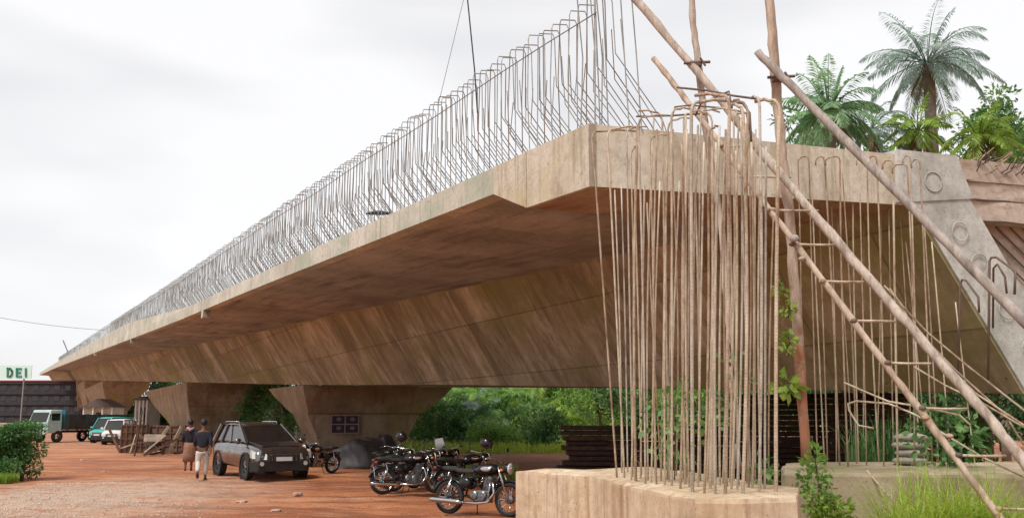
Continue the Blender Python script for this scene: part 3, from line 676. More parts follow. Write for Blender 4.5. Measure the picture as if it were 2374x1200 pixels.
def tree(loc,h,clumps,mat,label,seed,n=420,l=.35,trunk=.16,name='tree',cat='tree',group=None,tm=None,r0=1.0):
    r=random.Random(seed); o=empty(name,loc); m=MB(); f=MB()
    m.tube([(0,0,-.3),(0.05,0,h*.3),(r.uniform(-.2,.2),0,h*.62)],[trunk*1.3,trunk,trunk*.6],8)
    for (x,y,z,rx,ry,rz) in clumps:
        c=Vector((x,y,z)); m.tube([(0,0,h*.35),c*.55+Vector((0,0,h*.2)),c],[trunk*.55,trunk*.35,trunk*.12],6)
        clump(f,c,(rx,ry,rz),int(n*rx*rz/(r0*r0)),l,r)
    m.build('trunk',tm or M['barkd'],o,smooth=True); f.build('crown',mat,o); tag(o,label,cat,group); return o
def autoclumps(h,w,r,k,lo=.35,rr=(.18,.3)):
    out=[]
    for i in range(k):
        z=h*(lo+(1-lo)*r.random()*.92); a=r.uniform(0,6.28); q=w*.5*(r.random()**.6)*(1-.45*((z/h-lo)/(1-lo))**2)
        s=w*r.uniform(*rr); out.append((q*math.cos(a),q*math.sin(a)*.8,z,s,s,s*.75))
    return out
# ---------------------------------------------------------------- trees above the deck, right
def base(x,Y,z=0): p=atY(x,970,Y); return Vector((p.x,Y,z))
def ht(y,Y): return atY(1187,y,Y).z
Y=48; palm(base(2212,Y),ht(150,Y),3.85,32,M['palm'],'tall coconut palm with grey-green drooping fronds against the sky',4,lean=(0,0),leaflet=.9,wid=.07,tr=.34,droop=1.25,nl=44)
Y=44; palm(base(1962,Y),ht(262,Y),3.1,30,M['palm2'],'green palm with a full low crown beside the grey prop',9,leaflet=.8,wid=.10,tr=.3,droop=1.0,nl=38)
Y=46; palm(base(2175,Y),ht(308,Y),2.3,20,M['leafy'],'young yellow-green palm in front of the tall palm trunk',12,leaflet=.6,wid=.09,tr=.16,name='young_palm',nl=24)
Y=43; palm(base(2325,Y),ht(322,Y),2.3,22,M['leafy'],'yellow-green palm right of the tall palm, low over the slab',14,leaflet=.6,wid=.09,tr=.16,name='young_palm',nl=24)
Y=47; palm(base(2060,Y),ht(305,Y),2.4,18,M['palm'],'small grey-green palm between the full palm and the tall palm',15,leaflet=.6,wid=.08,tr=.16,name='young_palm',nl=24)
r=random.Random(5)
for i,(x,top,w,Y,mt,lab) in enumerate(((2400,185,5.4,52,'leafm','broad leafy tree at the right edge behind the red slab end'),(1890,240,4.0,50,'leafb','dark bushy tree left of the full palm above the deck'),(2320,262,4.2,55,'leafm','rounded tree between the tall palm and the right edge tree'),(2050,300,3.6,58,'leafb','low dark tree seen over the deck at the left of the tall palm trunk'),(2420,230,4.5,50,'leafb','dark tree cut by the right edge of the view'))):
    h=ht(top,Y); tree(base(x,Y),h,autoclumps(h,w,r,16,.5,(.16,.27)),M[mt],lab,20+i,n=260,l=.34)
# ---------------------------------------------------------------- vegetation under the flyover
Y=36
for i,(x,Y,h,ln,mt,lab) in enumerate(((1040,73,1.6,5.2,'leafu','arching sun-tinted palm nearest behind the motorcycles'),(1140,71,1.4,4.6,'leafu','spreading palm right of the nearest arching one'),(1262,68,.9,3.6,'leafy','small yellow-green palm left of the board stack'),(1165,70,1.2,4.0,'palm2','low palm with grey-green fronds left of the leafy palm'),(1075,69,.8,4.2,'palm','low pale palm behind the fly screen motorcycle'),(1110,79,2.4,6.0,'leafu','stemless palm with long arching fronds just right of the poster pier'),(1035,84,2.6,6.0,'palm2','shaggy palm behind the motorcycles, nearest the poster pier'),(1235,80,3.4,5.4,'leafy','leafy palm in the middle of the gap under the girder'))):
    palm(base(x,Y),h,ln,36,M[mt],lab,40+i,leaflet=1.3,wid=.15,tr=.25,droop=1.5,name='bush_palm',trunkmat=M['barkd'],nl=36)
r=random.Random(8)
for i,(x,Y,h,w,mt,lab) in enumerate(((1180,90,8,9,'leafu','light green tree in the gap under the girder'),(1310,82,7.0,7,'leafm','dense tree above the timber stack'),(1390,76,6.4,6.5,'leafu','glossy leaved tree left of the cage behind the timber stack'),(985,92,7.0,7.5,'leafd','dark tree behind the shaggy palm'),(1480,66,5.6,5.4,'leafd','dark tree seen through the cage bars'),(1610,60,5.4,5.4,'leafu','dark bush behind the cage middle'),(660,84,6.2,4.6,'leafm','pale green tree between the two piers'),(600,90,5.2,4.4,'leafb','dark green tree left of the small house'),(1760,56,5.2,5,'leafd','dark bush between the cage and the rust-red pole'),(1930,42,4.4,4.4,'leafd','dark bush behind the rust-red pole and white sacks'),(2080,40,4.2,4.2,'leafd','dark bush behind the middle of the ladder'),(2290,38,4.2,4.4,'leafd','dark bush under the grey web end'),(1070,62,2.6,4.4,'leafb','low shrub right of the grey covered heap'),(1150,58,2.0,3.6,'leafu','low sun-tinted shrub behind the nearest motorcycle seat'),(1215,64,2.9,4.0,'leafm','rounded shrub above the nearest motorcycle headlight'),(1275,57,2.2,3.2,'leafb','low shrub touching the first board stack'),(1010,66,3.4,4.4,'leafm','shrub against the right flank of the poster pier'),(2230,17.6,1.75,1.8,'leafb','shrub behind the second row of bars near the right'))):
    tree(base(x,Y),h,autoclumps(h,w,r,16,.18 if h>3 else .05,(.15,.26)),M[mt],lab,60+i,n=(330 if Y<60 else 190) if h>2 else 900,l=(.26 if Y<60 else .36) if h>2 else .16,trunk=.1)
for i,(x,w) in enumerate(((900,14),(1000,14),(1120,14),(1260,14),(1420,16),(1600,16),(1800,18),(2050,20),(2250,20),(2450,20),(2650,20))):
    rr=random.Random(90+i); tree(base(x,(104 if i<6 else 84)+3*(i%3)),7.5,autoclumps(7.5,12,rr,18,.06,(.2,.3)),M[('leafb','leafu','leafm')[i%3] if i<6 else 'leafd'],['far leafy tree behind the poster pier','far leafy tree behind the shaggy palm','far leafy tree behind the arching palm','far leafy tree above the bright grass','far leafy tree behind the timber stack','far leafy tree behind the cage','far dark tree behind the rust-red pole','far dark tree behind the ladder','far dark tree right of the white sacks','far dark tree low at the right edge','far dark tree just past the right edge'][i],90+i,n=90,l=.55,trunk=.2,group=None)
# bright grass patches
def grass(cx,cy,wx,wy,n,l,mat,label,seed,z=0,lean=.5,wd=.02):
    r=random.Random(seed); m=MB()
    for _ in range(n):
        x=cx+r.uniform(-1,1)*wx; y=cy+r.uniform(-1,1)*wy; a=r.uniform(0,6.28); ll=l*r.uniform(.5,1.2); k=r.uniform(.1,1)*lean
        p=[Vector((x,y,z)),Vector((x+math.cos(a)*ll*k*.3,y+math.sin(a)*ll*k*.3,z+ll*.55)),Vector((x+math.cos(a)*ll*k,y+math.sin(a)*ll*k,z+ll*(1-.35*k)))]
        s=Vector((-math.sin(a),math.cos(a),0))*wd*.5; b=len(m.v)
        m.v+=[tuple(p[0]-s),tuple(p[0]+s),tuple(p[1]+s),tuple(p[1]-s),tuple(p[2])]; m.f+=[(b,b+1,b+2,b+3),(b+3,b+2,b+4)]
    tag(m.build('grass',mat),label,'grass',kind='stuff')
grass(base(1170,68).x-.5,68,6.2,16.0,15000,.6,M['grass'],'sun-tinted bright green grass in the gap behind the motorcycles',1,wd=.05)
grass(base(1100,30).x,30.5,1.3,1.0,1800,.45,M['grass'],'short bright grass strip behind the motorcycle seats',2,wd=.03)
g=base(2190,10.5); grass(g.x,g.y,.62,.35,1300,1.35,M['grass'],'clump of tall bright grass in front of the mossy cap',3,lean=.85,wd=.016)
g=base(2400,10.3); grass(g.x+.1,g.y,.3,.3,260,1.0,M['leafy'],'grass tuft at the right edge behind the ladder foot',4,lean=.8,wd=.02)
g=gnd(2110,1078,1.2); grass(g.x,g.y+1.0,.5,.4,260,.9,M['leafb'],'sparse green grass growing behind the second row of bars',6,z=1.0,lean=.6,wd=.02)
# climbing weeds
def weed(x,y,Y,rad,n,l,mat,label,seed,stem=None,cat='plant'):
    r=random.Random(seed); c=atY(x,y,Y); o=empty('climbing_weed',c); m=MB(); clump(m,(0,0,0),rad,n,l,r,.3,.7); m.build('leaves',mat,o)
    s=MB(); s.tube([(0,0,-rad[2]*1.2),(.03,0,0),(-.02,0,rad[2])],.008,5); s.build('stem',M['barkd'],o); tag(o,label,cat)
weed(1806,668,12.2,(.07,.08,.12),26,.09,M['leafy'],'highest small green vine tuft beside the rust-red pole',1)
weed(1826,715,12.0,(.10,.08,.10),40,.08,M['leafy'],'yellow-green vine leaves on the rust-red pole, second from the top',2)
weed(1826,790,12.0,(.10,.08,.16),60,.08,M['leafy'],'yellow-green vine leaves at the middle of the rust-red pole',3)
weed(1824,890,12.0,(.14,.10,.10),26,.17,M['leafy'],'large bright green leaf cluster low on the rust-red pole',4)
weed(1560,980,10.4,(.35,.3,.5),150,.10,M['leafm'],'spindly green vine growing up inside the cage',5)
weed(1700,900,10.6,(.25,.2,.5),70,.08,M['leafm'],'thin vine with small leaves in the right of the cage',6)
weed(1893,1130,10.9,(.19,.16,.56),380,.08,M['leafu'],'leafy weed climbing where the two pile caps meet',7)
weed(1930,1185,10.8,(.26,.16,.2),260,.08,M['leafy'],'lighter weed sprawling at the foot of the mossy cap',8)
weed(1770,1105,10.2,(.14,.12,.22),70,.09,M['leafm'],'small weed on the pile cap at the right bars',9)
weed(2190,1000,12.6,(.55,.4,.45),260,.12,M['leafb'],'green weed mass behind the ladder, above the mossy cap',10)
# left bush
p=gnd(20,1118)
def leftbush():
    rr=random.Random(3); cl=[(rr.uniform(-1.5,.12),rr.uniform(-.8,.8),rr.uniform(.2,1.5),.36,.36,.32) for _ in range(34)]
    tree(Vector((p.x-.3,p.y+1.3,0)),1.8,cl,M['leafb'],'dense green bush at the left edge of the road',77,n=3600,l=.11,trunk=.05,name='bush',cat='bush')
leftbush()
grass(p.x-.9,p.y+.1,.95,.4,2600,.3,M['leafy'],'low grass skirt at the foot of the left bush',9,wd=.02)
# gravel patch
m=MB(); r=random.Random(2)
for _ in range(5200):
    u=r.random(); x=-11.5+4.6*u*r.random()**.5; y=r.uniform(18.2,29); x=x-(y-18)*.22+1.3*(1-(y-18)/11)
    s=r.uniform(.006,.024); b=Vector((x,y,gh(x,y)+s*.2)); q=[b+Vector((r.uniform(-1,1)*s,r.uniform(-1,1)*s,r.uniform(0,.8)*s)) for _ in range(5)]
    m.add([b+Vector((-s,-s*.7,0)),b+Vector((s,-s,0)),b+Vector((s*.9,s,0)),b+Vector((-s,s*.8,0)),b+Vector((r.uniform(-.3,.3)*s,0,s*.9))],[(0,1,4),(1,2,4),(2,3,4),(3,0,4)])
tag(m.build('gravel',M['stone']),'pale loose gravel scattered at the lower left of the road','gravel',kind='stuff')
m=MB(); r=random.Random(4)
for _ in range(1300):
    y=10+r.random()**1.3*40; x=r.uniform(-.62,.0)*y; s=r.uniform(.008,.03); b=Vector((x,y,gh(x,y)))
    m.add([b+Vector((-s,-s*.7,0)),b+Vector((s,-s,0)),b+Vector((s*.9,s,0)),b+Vector((-s,s*.8,0)),b+Vector((0,0,s*.9))],[(0,1,4),(1,2,4),(2,3,4),(3,0,4)])
tag(m.build('pebbles',M['soil']),'reddish pebbles and clods scattered over the road','pebbles',kind='stuff')
# ---------------------------------------------------------------- vehicles
def wheel(par,x,y,r,w,rimr,side=1,rimmat=None):
    o=MB().lathe([(rimr,-w/2),(r*.93,-w/2),(r,-w*.32),(r,w*.32),(r*.93,w/2),(rimr,w/2)],(0,0,0),'y',22,closed=True).build('wheel',M['tyre'],par,smooth=True,loc=(x,y,r))
    m=MB(); m.lathe([(rimr,-w*.42),(rimr,w*.42),(rimr*.9,w*.42),(rimr*.86,w*.1*side),(rimr*.86,-w*.42)],(0,0,0),'y',20,closed=True)
    for k in range(5):
        a=2*math.pi*k/5; d=Vector((math.cos(a),0,math.sin(a))); m.tube([Vector((0,w*.36*side,0)),d*rimr*.92+Vector((0,w*.30*side,0))],rimr*.12,5)
    m.ell((0,w*.36*side,0),(rimr*.25,w*.1,rimr*.25),10,6); m.build('rim',rimmat or M['alloy'],o,smooth=False); return o
def car(name,loc,rz,paint,label,cat,L_=4.6,W=1.92,Hh=1.75,hood=.95,belt=1.1,zb=.30,roof0=-1.85,roof1=.25,ws=1.2,wr=.37,rails=True,plate=True):
    o=empty(name,loc,rz); h=L_/2; w=W/2
    st=[(-h,.84,.62,belt-.12),(-h+.08,.94,.46,belt-.02),(-h*.72,1,zb,belt),(-h*.3,1,zb,belt),(.3,1,zb,belt-.01),(ws,.985,zb,belt-.03),(h-.6,.97,zb,belt-.09),(h-.28,.95,zb-.02,belt-.14),(h-.12,.92,zb-.04,belt-.20),(h-.03,.86,zb-.02,belt-.28),(h,.80,zb+.03,belt-.36)]
    rings=[]
    for x,k,z0,z1 in st:
        a=w*k; rings.append([(x,-a*.86,z0),(x,-a*.985,z0+.12),(x,-a,(z0+z1)*.5+.05),(x,-a*.965,z1-.08),(x,-a*.86,z1),(x,-a*.4,z1+.035),(x,a*.4,z1+.035),(x,a*.86,z1),(x,a*.965,z1-.08),(x,a,(z0+z1)*.5+.05),(x,a*.985,z0+.12),(x,a*.86,z0)])
    bo=MB().loft(rings).build('body',paint,o,smooth=True); sb_=bo.modifiers.new('s','SUBSURF'); sb_.levels=1; sb_.render_levels=2
    gb=belt-.02; rt=Hh-.03
    # greenhouse (glass), then roof and pillars in paint
    def gr(x0,x1,z,yy): return [(x0,-yy,z),(x1,-yy,z),(x1,yy,z),(x0,yy,z)]
    rb=roof0-.35
    MB().loft([gr(rb+.02,ws-.02,gb,w*.86),gr(roof0+.05,roof1-.03,rt-.05,w*.70)]).build('window_glass',M['glass'],o,bevel=.05)
    rr_=[]
    for x,k,dz in ((roof0-.10,.68,-.10),(roof0+.1,.74,-.03),(roof0*.55+roof1*.45,.75,.012),(roof1-.2,.735,-.012),(roof1+.04,.70,-.07)):
        rr_.append([(x,-w*k,rt-.055+dz*.6),(x,-w*k*.86,rt+dz-.005),(x,-w*k*.4,rt+.02+dz),(x,w*k*.4,rt+.02+dz),(x,w*k*.86,rt+dz-.005),(x,w*k,rt-.055+dz*.6)])
    MB().loft(rr_).build('roof',paint,o,smooth=True)
    for s in (-1,1):
        for q,rr in (([(ws,s*w*.875,gb),(roof1,s*w*.715,rt-.04)],.045),([(rb,s*w*.875,gb),(roof0,s*w*.715,rt-.04)],.075),([((ws+rb)/2+.1,s*w*.872,gb),((roof0+roof1)/2+.1,s*w*.715,rt-.05)],.035),([(rb*.62,s*w*.872,gb),(roof0*.66,s*w*.715,rt-.05)],.05)):
            MB().tube(q,rr,6).build('pillar',paint,o)
    if rails: MB().loft([[(ws+.02,-w*.80,gb+.045),(ws+.02,w*.80,gb+.045),(ws+.02,w*.80,gb+.01),(ws+.02,-w*.80,gb+.01)],[(h-.28,-w*.62,belt-.095),(h-.28,w*.62,belt-.095),(h-.28,w*.62,belt-.15),(h-.28,-w*.62,belt-.15)]]).build('bonnet_reflection',M['black'],o,bevel=.02)  # black plate paints a dark reflection onto the silver bonnet
    if rails:
        for s in (-1,1): MB().tube([(roof0+.15,s*w*.66,rt),(roof0+.2,s*w*.66,rt+.05),(roof1-.3,s*w*.66,rt+.05),(roof1-.22,s*w*.66,rt)],.016,6).build('roof_rail',M['chrome'],o)
    for x in (-h*.60,h*.63):
        for s in (-1,1):
            wheel(o,x,s*(w-.13),wr,.23,wr*.62,s)
            MB().lathe([(wr+.01,0),(wr+.075,0),(wr+.075,.05*s),(wr+.01,.05*s)],(x,s*(w-.035),wr),'y',22,closed=True).build('wheel_arch',M['blackmat'],o)
    f=h
    g=MB(); g.box((f-.01,0,belt-.46),(.10,W*.50,.24))
    go=g.build('grille',M['blackmat'],o,bevel=.02)
    q=MB(); [q.box((f+.045,y*W*.05,belt-.46),(.02,.025,.20)) for y in range(-4,5)]; q.build('grille_bars',M['chrome'],go)
    for s in (-1,1):
        q=MB(); q.loft([[(f-.2,s*w*.56,belt-.50),(f-.2,s*w*.56,belt-.30),(f-.42,s*w*.96,belt-.20),(f-.42,s*w*.96,belt-.44)],[(f+.035,s*w*.56,belt-.50),(f+.005,s*w*.56,belt-.33),(f-.20,s*w*.985,belt-.24),(f-.14,s*w*.985,belt-.46)]]); q.build('headlight',M['lamp'],o)
        q=MB(); q.tube([(f-.06,s*w*.72,zb+.20),(f+.06,s*w*.72,zb+.20)],.065,10); q.build('fog_lamp',M['lamp'],o)
        q=MB(); q.ell((ws-.15,s*(w+.09),belt+.04),(.07,.12,.09),8,6); q.build('wing_mirror',paint,o,smooth=True)
        q=MB(); q.box((-h+.03,s*w*.80,belt-.15),(.07,.18,.30)); q.build('tail_light',M['maroon'],o,bevel=.02)
        q=MB(); q.box((-.1,s*(w+.004),belt-.30),(.12,.02,.03)); q.box((-1.05,s*(w+.004),belt-.30),(.12,.02,.03)); q.build('door_handle',M['chrome'],o)
    q=MB(); q.loft([[(f-.35,-w*1.0,zb-.06),(f-.35,w*1.0,zb-.06),(f-.35,w*1.0,zb+.26),(f-.35,-w*1.0,zb+.26)],[(f+.02,-w*.84,zb-.04),(f+.02,w*.84,zb-.04),(f+.04,w*.84,zb+.30),(f+.04,-w*.84,zb+.30)]]); q.build('bumper',M['blackmat'],o,bevel=.03)
    if plate:
        po=MB().box((f+.06,0,zb+.34),(.02,.50,.12)).build('number_plate',M['plate'],o)
    tag(o,label,cat); return o
def yaw(dx,dy): return math.atan2(dy,dx)
g=gnd(624,1100)
car('parked_suv',(-8.28,31.7,0),yaw(.55,-.835),M['silver'],'dark silver SUV parked nose-on beside the tan pier, black bumper and roof rails','car',wr=.38,Hh=1.74,belt=1.12,roof1=.05)
g=atY(260,970,70); car('white_minivan',(g.x,71.5,0),yaw(.1,-1),M['white'],'small white minivan facing the camera, parked far down the road','van',L_=3.7,W=1.55,Hh=1.85,belt=1.12,roof1=1.0,ws=1.45,wr=.31,rails=False)
g=atY(224,970,73); car('turquoise_minivan',(g.x,76,0),yaw(-.2,-1),M['turq'],'turquoise minivan between the blue truck and the white minivan','van',L_=3.8,W=1.6,Hh=2.0,belt=1.15,roof1=1.0,ws=1.5,wr=.31,rails=False)
def truck(loc,rz):
    o=empty('cargo_truck',loc,rz)
    MB().loft([[(2.6,-1.1,.75),(3.9,-1.1,.75),(3.9,1.1,.75),(2.6,1.1,.75)],[(2.6,-1.1,1.6),(3.95,-1.08,1.6),(3.95,1.08,1.6),(2.6,1.1,1.6)],[(2.6,-1.05,2.55),(3.6,-1.0,2.55),(3.6,1.0,2.55),(2.6,1.05,2.55)]]).build('cab',M['mint'],o,bevel=.06)
    MB().hexa([(3.93,-.95,1.62),(3.97,-.95,1.62),(3.97,.95,1.62),(3.93,.95,1.62),(3.67,-.9,2.35),(3.72,-.9,2.35),(3.72,.9,2.35),(3.67,.9,2.35)]).build('windscreen',M['glass'],o)
    for s in (-1,1):
        MB().box((3.2,s*1.085,2.0),(.75,.05,.55)).build('side_window',M['glass'],o)
        MB().lathe([(.02,0),(.13,0),(.13,.05),(.02,.05)],(3.93,s*.75,1.0),'x',14,closed=True).build('headlight',M['lamp'],o)
        MB().tube([(3.8,s*1.1,2.2),(3.95,s*1.35,2.2),(3.95,s*1.35,1.8)],.03,5).build('mirror',M['black'],o)
    MB().box((3.98,0,.72),(.12,2.1,.22)).build('bumper',M['white'],o,bevel=.02)
    MB().box((3.97,0,1.25),(.05,1.3,.22)).build('grille',M['blackmat'],o)
    m=MB(); m.box((-.6,0,.85),(6.2,.9,.18)); m.build('chassis',M['blackmat'],o)
    b=MB(); b.box((-.7,0,1.05),(6.2,2.25,.12)); b.build('cargo_floor',M['timber'],o)
    for s in (-1,1):
        b=MB(); b.box((-.7,s*1.12,1.65),(6.2,.06,1.1)); [b.box((-3.6+i*.95,s*1.17,1.6),(.10,.06,1.3)) for i in range(7)]; b.build('cargo_side',M['bed'],o)
    MB().box((2.35,0,1.8),(.08,2.25,1.5)).build('headboard',M['bluepaint'],o)
    MB().box((-3.82,0,1.65),(.06,2.25,1.1)).build('tailgate',M['bluepaint'],o)
    for x in (2.9,-1.2,-2.3):
        for s in (-1,1): wheel(o,x,s*.98,.48,.26,.27,s)
    tag(o,'pale mint cab truck with open blue cargo sides parked far down the road','truck')
g=atY(112,970,76); truck((g.x+.9,79.5,0),yaw(-.42,-.90))
# ---------------------------------------------------------------- motorcycles
def moto(loc,rz,label,lean=R(7),hel=False,shield=False,bag=False):
    o=empty('motorcycle',loc,rz); o.rotation_euler=(-lean,0,rz); wb=.68; r=.325
    for x,nm in ((-wb,0),(wb,1)):
        t=MB().lathe([(r-.085,-.042),(r-.02,-.052),(r,-.02),(r,.02),(r-.02,.052),(r-.085,.042)],(0,0,0),'y',28,closed=True).build('wheel',M['tyre'],o,smooth=True,loc=(x,0,r))
        m=MB(); m.lathe([(r-.09,-.035),(r-.072,-.04),(r-.072,.04),(r-.09,.035)],(0,0,0),'y',28,closed=True); m.build('rim',M['chrome'],t,smooth=True)
        m=MB()
        for k in range(18):
            a=2*math.pi*k/18; b=a+.35*(1 if k%2 else -1); m.tube([(math.cos(b)*.05,.03*(1 if k%2 else -1),math.sin(b)*.05),(math.cos(a)*(r-.085),0,math.sin(a)*(r-.085))],.004,3,cap=False)
        m.build('spokes',M['chrome'],t)
        m=MB(); m.lathe([(.01,-.07),(.085,-.055),(.085,.055),(.01,.07)],(0,0,0),'y',16); m.build('hub',M['alloy'],t,smooth=False)
        pts=[(math.cos(a)*(r+.035),0,math.sin(a)*(r+.035)) for a in [R(q) for q in (range(20,176,12) if nm==0 else range(-5,150,12))]]
        m=MB(); rings=[]
        for p in pts:
            p=Vector(p); d=p.normalized(); rings.append([p+Vector((0,-.075,0))-d*.03,p+Vector((0,-.05,0))+d*.01,p+d*.022,p+Vector((0,.05,0))+d*.01,p+Vector((0,.075,0))-d*.03,p+d*.008])
        m.loft(rings); m.build('mudguard',M['black'],o,smooth=True,loc=(x,0,r))
    for s in (-1,1):
        m=MB(); m.tube([(wb,s*.10,r),(wb-.20,s*.10,.80),(wb-.235,s*.10,.93)],[.026,.022,.022],8); m.build('fork_leg',M['chrome'],o,smooth=True)
        m=MB(); m.tube([(-wb,s*.13,r+.02),(-wb+.10,s*.13,.70)],.018,6); m.tube([(-wb+.01,s*.13,r+.08),(-wb+.085,s*.13,.62)],.036,8); m.build('shock_absorber',M['chrome'],o,smooth=True)
    m=MB(); m.tube([(.47,0,.86),(.30,0,.50),(.22,0,.30),(-.10,0,.28),(-.30,0,.36),(-wb,0.10,r)],.022,7); m.tube([(.45,0,.80),(.0,0,.74),(-.35,0,.66),(-.85,0,.72)],.02,7); m.tube([(-.30,0,.36),(-.25,0,.68)],.02,6); m.tube([(-.3,0,.36),(-wb,-.10,r)],.022,6); m.build('frame',M['black'],o,smooth=True)
    m=MB()
    rings=[]
    for x,hw,z0,z1 in ((.42,.05,.86,.92),(.36,.12,.79,.98),(.20,.15,.76,1.0),(.02,.14,.75,.97),(-.12,.09,.76,.90)):
        zc=(z0+z1)/2; hz=(z1-z0)/2; rings.append([(x,hw*math.cos(a)*(1 if math.sin(a)>-.5 else .8),zc+hz*math.sin(a)) for a in [2*math.pi*i/12 for i in range(12)]])
    m.loft(rings); m.build('fuel_tank',M['black'],o,smooth=True)
    for s in (-1,1): MB().ell((.18,s*.146,.875),(.12,.012,.05),12,6).build('tank_badge',M['chrome'],o,smooth=True)
    m=MB(); m.loft([[(x,-hw,z),(x,hw,z),(x,hw*.9,z+hh),(x,-hw*.9,z+hh)] for x,hw,z,hh in ((-.10,.09,.80,.06),(-.25,.14,.79,.09),(-.45,.14,.80,.08),(-.52,.13,.83,.09),(-.75,.12,.84,.08),(-.86,.08,.86,.05))]); m.build('seat',M['blackmat'],o,bevel=.02)
    m=MB(); m.box((.08,0,.36),(.36,.20,.22)); m.lathe([(.01,-.15),(.10,-.14),(.10,-.09)],(.12,0,.36),'y',14); m.lathe([(.01,-.15),(.085,-.14),(.085,-.09)],(-.06,0,.37),'y',14); eo=m.build('engine',M['alloy'],o,bevel=.02)
    m=MB(); [m.box((.20+.035*i*.2,0,.48+i*.028),(.19,.19,.012)) for i in range(9)]; m.tube([(.19,0,.45),(.235,0,.74)],.06,8); m.build('cylinder_fins',M['alloy'],eo)
    m=MB(); m.tube([(.26,-.06,.66),(.36,-.12,.60),(.40,-.15,.42),(.28,-.16,.25),(.05,-.17,.22),(-.3,-.18,.23)],[.022,.022,.022,.023,.024,.028],9); m.tube([(-.28,-.18,.23),(-.38,-.18,.235),(-.95,-.19,.26),(-1.02,-.19,.265)],[.03,.048,.048,.03],10); m.build('exhaust',M['chrome'],o,smooth=True)
    for s in (-1,1): MB().ell((-.28,s*.13,.60),(.14,.045,.11),10,6).build('side_box',M['black'],o,smooth=True)
    m=MB(); m.lathe([(.01,-.10),(.09,-.06),(.105,.04),(.10,.07)],(.57,0,.90),'x',16); ho=m.build('headlight',M['black'],o,smooth=True)
    m=MB(); m.lathe([(.105,.0),(.11,.02),(.09,.035),(.01,.045)],(.64,0,.90),'x',16); m.build('lens',M['lamp'],ho,smooth=True)
    m=MB(); m.tube([(.28,-.38,1.05),(.36,-.22,1.08),(.44,-.08,1.02),(.44,.08,1.02),(.36,.22,1.08),(.28,.38,1.05)],.013,7); hb=m.build('handlebar',M['chrome'],o,smooth=True)
    for s in (-1,1):
        MB().tube([(.27,s*.39,1.05),(.315,s*.27,1.065)],.02,7).build('grip',M['blackmat'],hb)
        m=MB(); m.tube([(.34,s*.26,1.08),(.38,s*.33,1.26)],.006,5); m.ell((.38,s*.35,1.29),(.012,.062,.045),10,6); m.build('mirror',M['blackmat'],o)
        m=MB(); m.ell((.55,s*.18,.86),(.035,.03,.03),8,6); m.tube([(.55,0,.86),(.55,s*.16,.86)],.007,4); m.build('indicator',M['orange'],o)
        m=MB(); m.tube([(.30,s*.12,.30),(.36,s*.30,.32),(.40,s*.32,.58),(.38,s*.12,.70)],.012,6); m.build('leg_guard',M['chrome'],o,smooth=True)
    m=MB(); m.ell((-.93,0,.68),(.05,.07,.05),8,6); m.build('tail_light',M['maroon'],o,smooth=True)
    m=MB(); m.tube([(-.1,.1,.30),(-.16,.24,.02)],.012,5); m.build('side_stand',M['blackmat'],o)
    if shield:
        m=MB(); k=[]; 
        for i in range(7):
            a=R(-70+i*23.3); k.append([(.50+.10*math.cos(a),.2*math.sin(a),1.0),(.42+.07*math.cos(a),.17*math.sin(a),1.32),(.41+.07*math.cos(a),.17*math.sin(a),1.32),(.49+.10*math.cos(a),.2*math.sin(a),1.0)])
        m.loft(k); m.build('fly_screen',M['plate'],o,smooth=True)
    if bag:
        for s in (-1,1):
            m=MB(); m.tube([(-.62,s*.12,.75),(-.60,s*.22,.62),(-.62,s*.22,.40),(-.92,s*.22,.42),(-.94,s*.2,.66)],.012,5,); m.build('luggage_guard',M['chrome'],o)
    tag(o,label,'motorcycle','black motorcycles parked in front of the piers'); return o
def helmet(loc,rz,label):
    o=empty('helmet',loc,rz); MB().ell((0,0,0),(.14,.125,.135),16,12,fn=lambda d:1 if d.z>-.6 else .86).build('shell',M['black'],o,smooth=True)
    MB().ell((.045,0,.005),(.108,.112,.06),14,8).build('visor',M['glass'],o,smooth=True); tag(o,label,'helmet','black helmets hung on motorcycles')
gf=gnd(1174,1197); gr_=gnd(1045,1190)
c=(gf+gr_)/2; ya=-R(28)
moto((c.x,c.y,0),ya,'nearest black motorcycle, side-on with its chrome front wheel beside the pile cap',hel=True)
g=gnd(950,1144); moto((g.x,g.y,0),R(18),'black motorcycle at the left of the group, long exhaust pointing left',bag=True,lean=R(8))
g=gnd(1000,1128); moto((g.x,g.y,0),R(52),'black motorcycle with a clear fly screen in the middle of the group',shield=True)
g=gnd(1085,1146); moto((g.x,g.y,0),R(38),'black motorcycle standing right behind the nearest one',lean=R(6))
g=gnd(905,1118); moto((g.x,g.y,0),R(70),'rearmost black motorcycle beside the grey covered heap',lean=R(6))
g=gnd(968,1136); moto((g.x,g.y,0),R(30),'black motorcycle squeezed between the left one and the fly screen one',lean=R(8))
g=gnd(925,1126); moto((g.x,g.y,0),R(58),'black motorcycle behind the left one, nearly end-on',lean=R(5))
g=gnd(1040,1124); moto((g.x,g.y,0),R(66),'black motorcycle at the back right of the group, nearly end-on',lean=R(5))
g=gnd(733,1098); moto((g.x,g.y,0),R(232),'black motorcycle parked against the right side of the silver SUV',lean=R(6))
helmet(atY(1128,1027,20.6),R(-20),'round black helmet hung up behind the seat of the nearest motorcycle')
helmet(atY(931,1012,23.5),R(160),'round black helmet on the rearmost motorcycles, left of the fly screen')
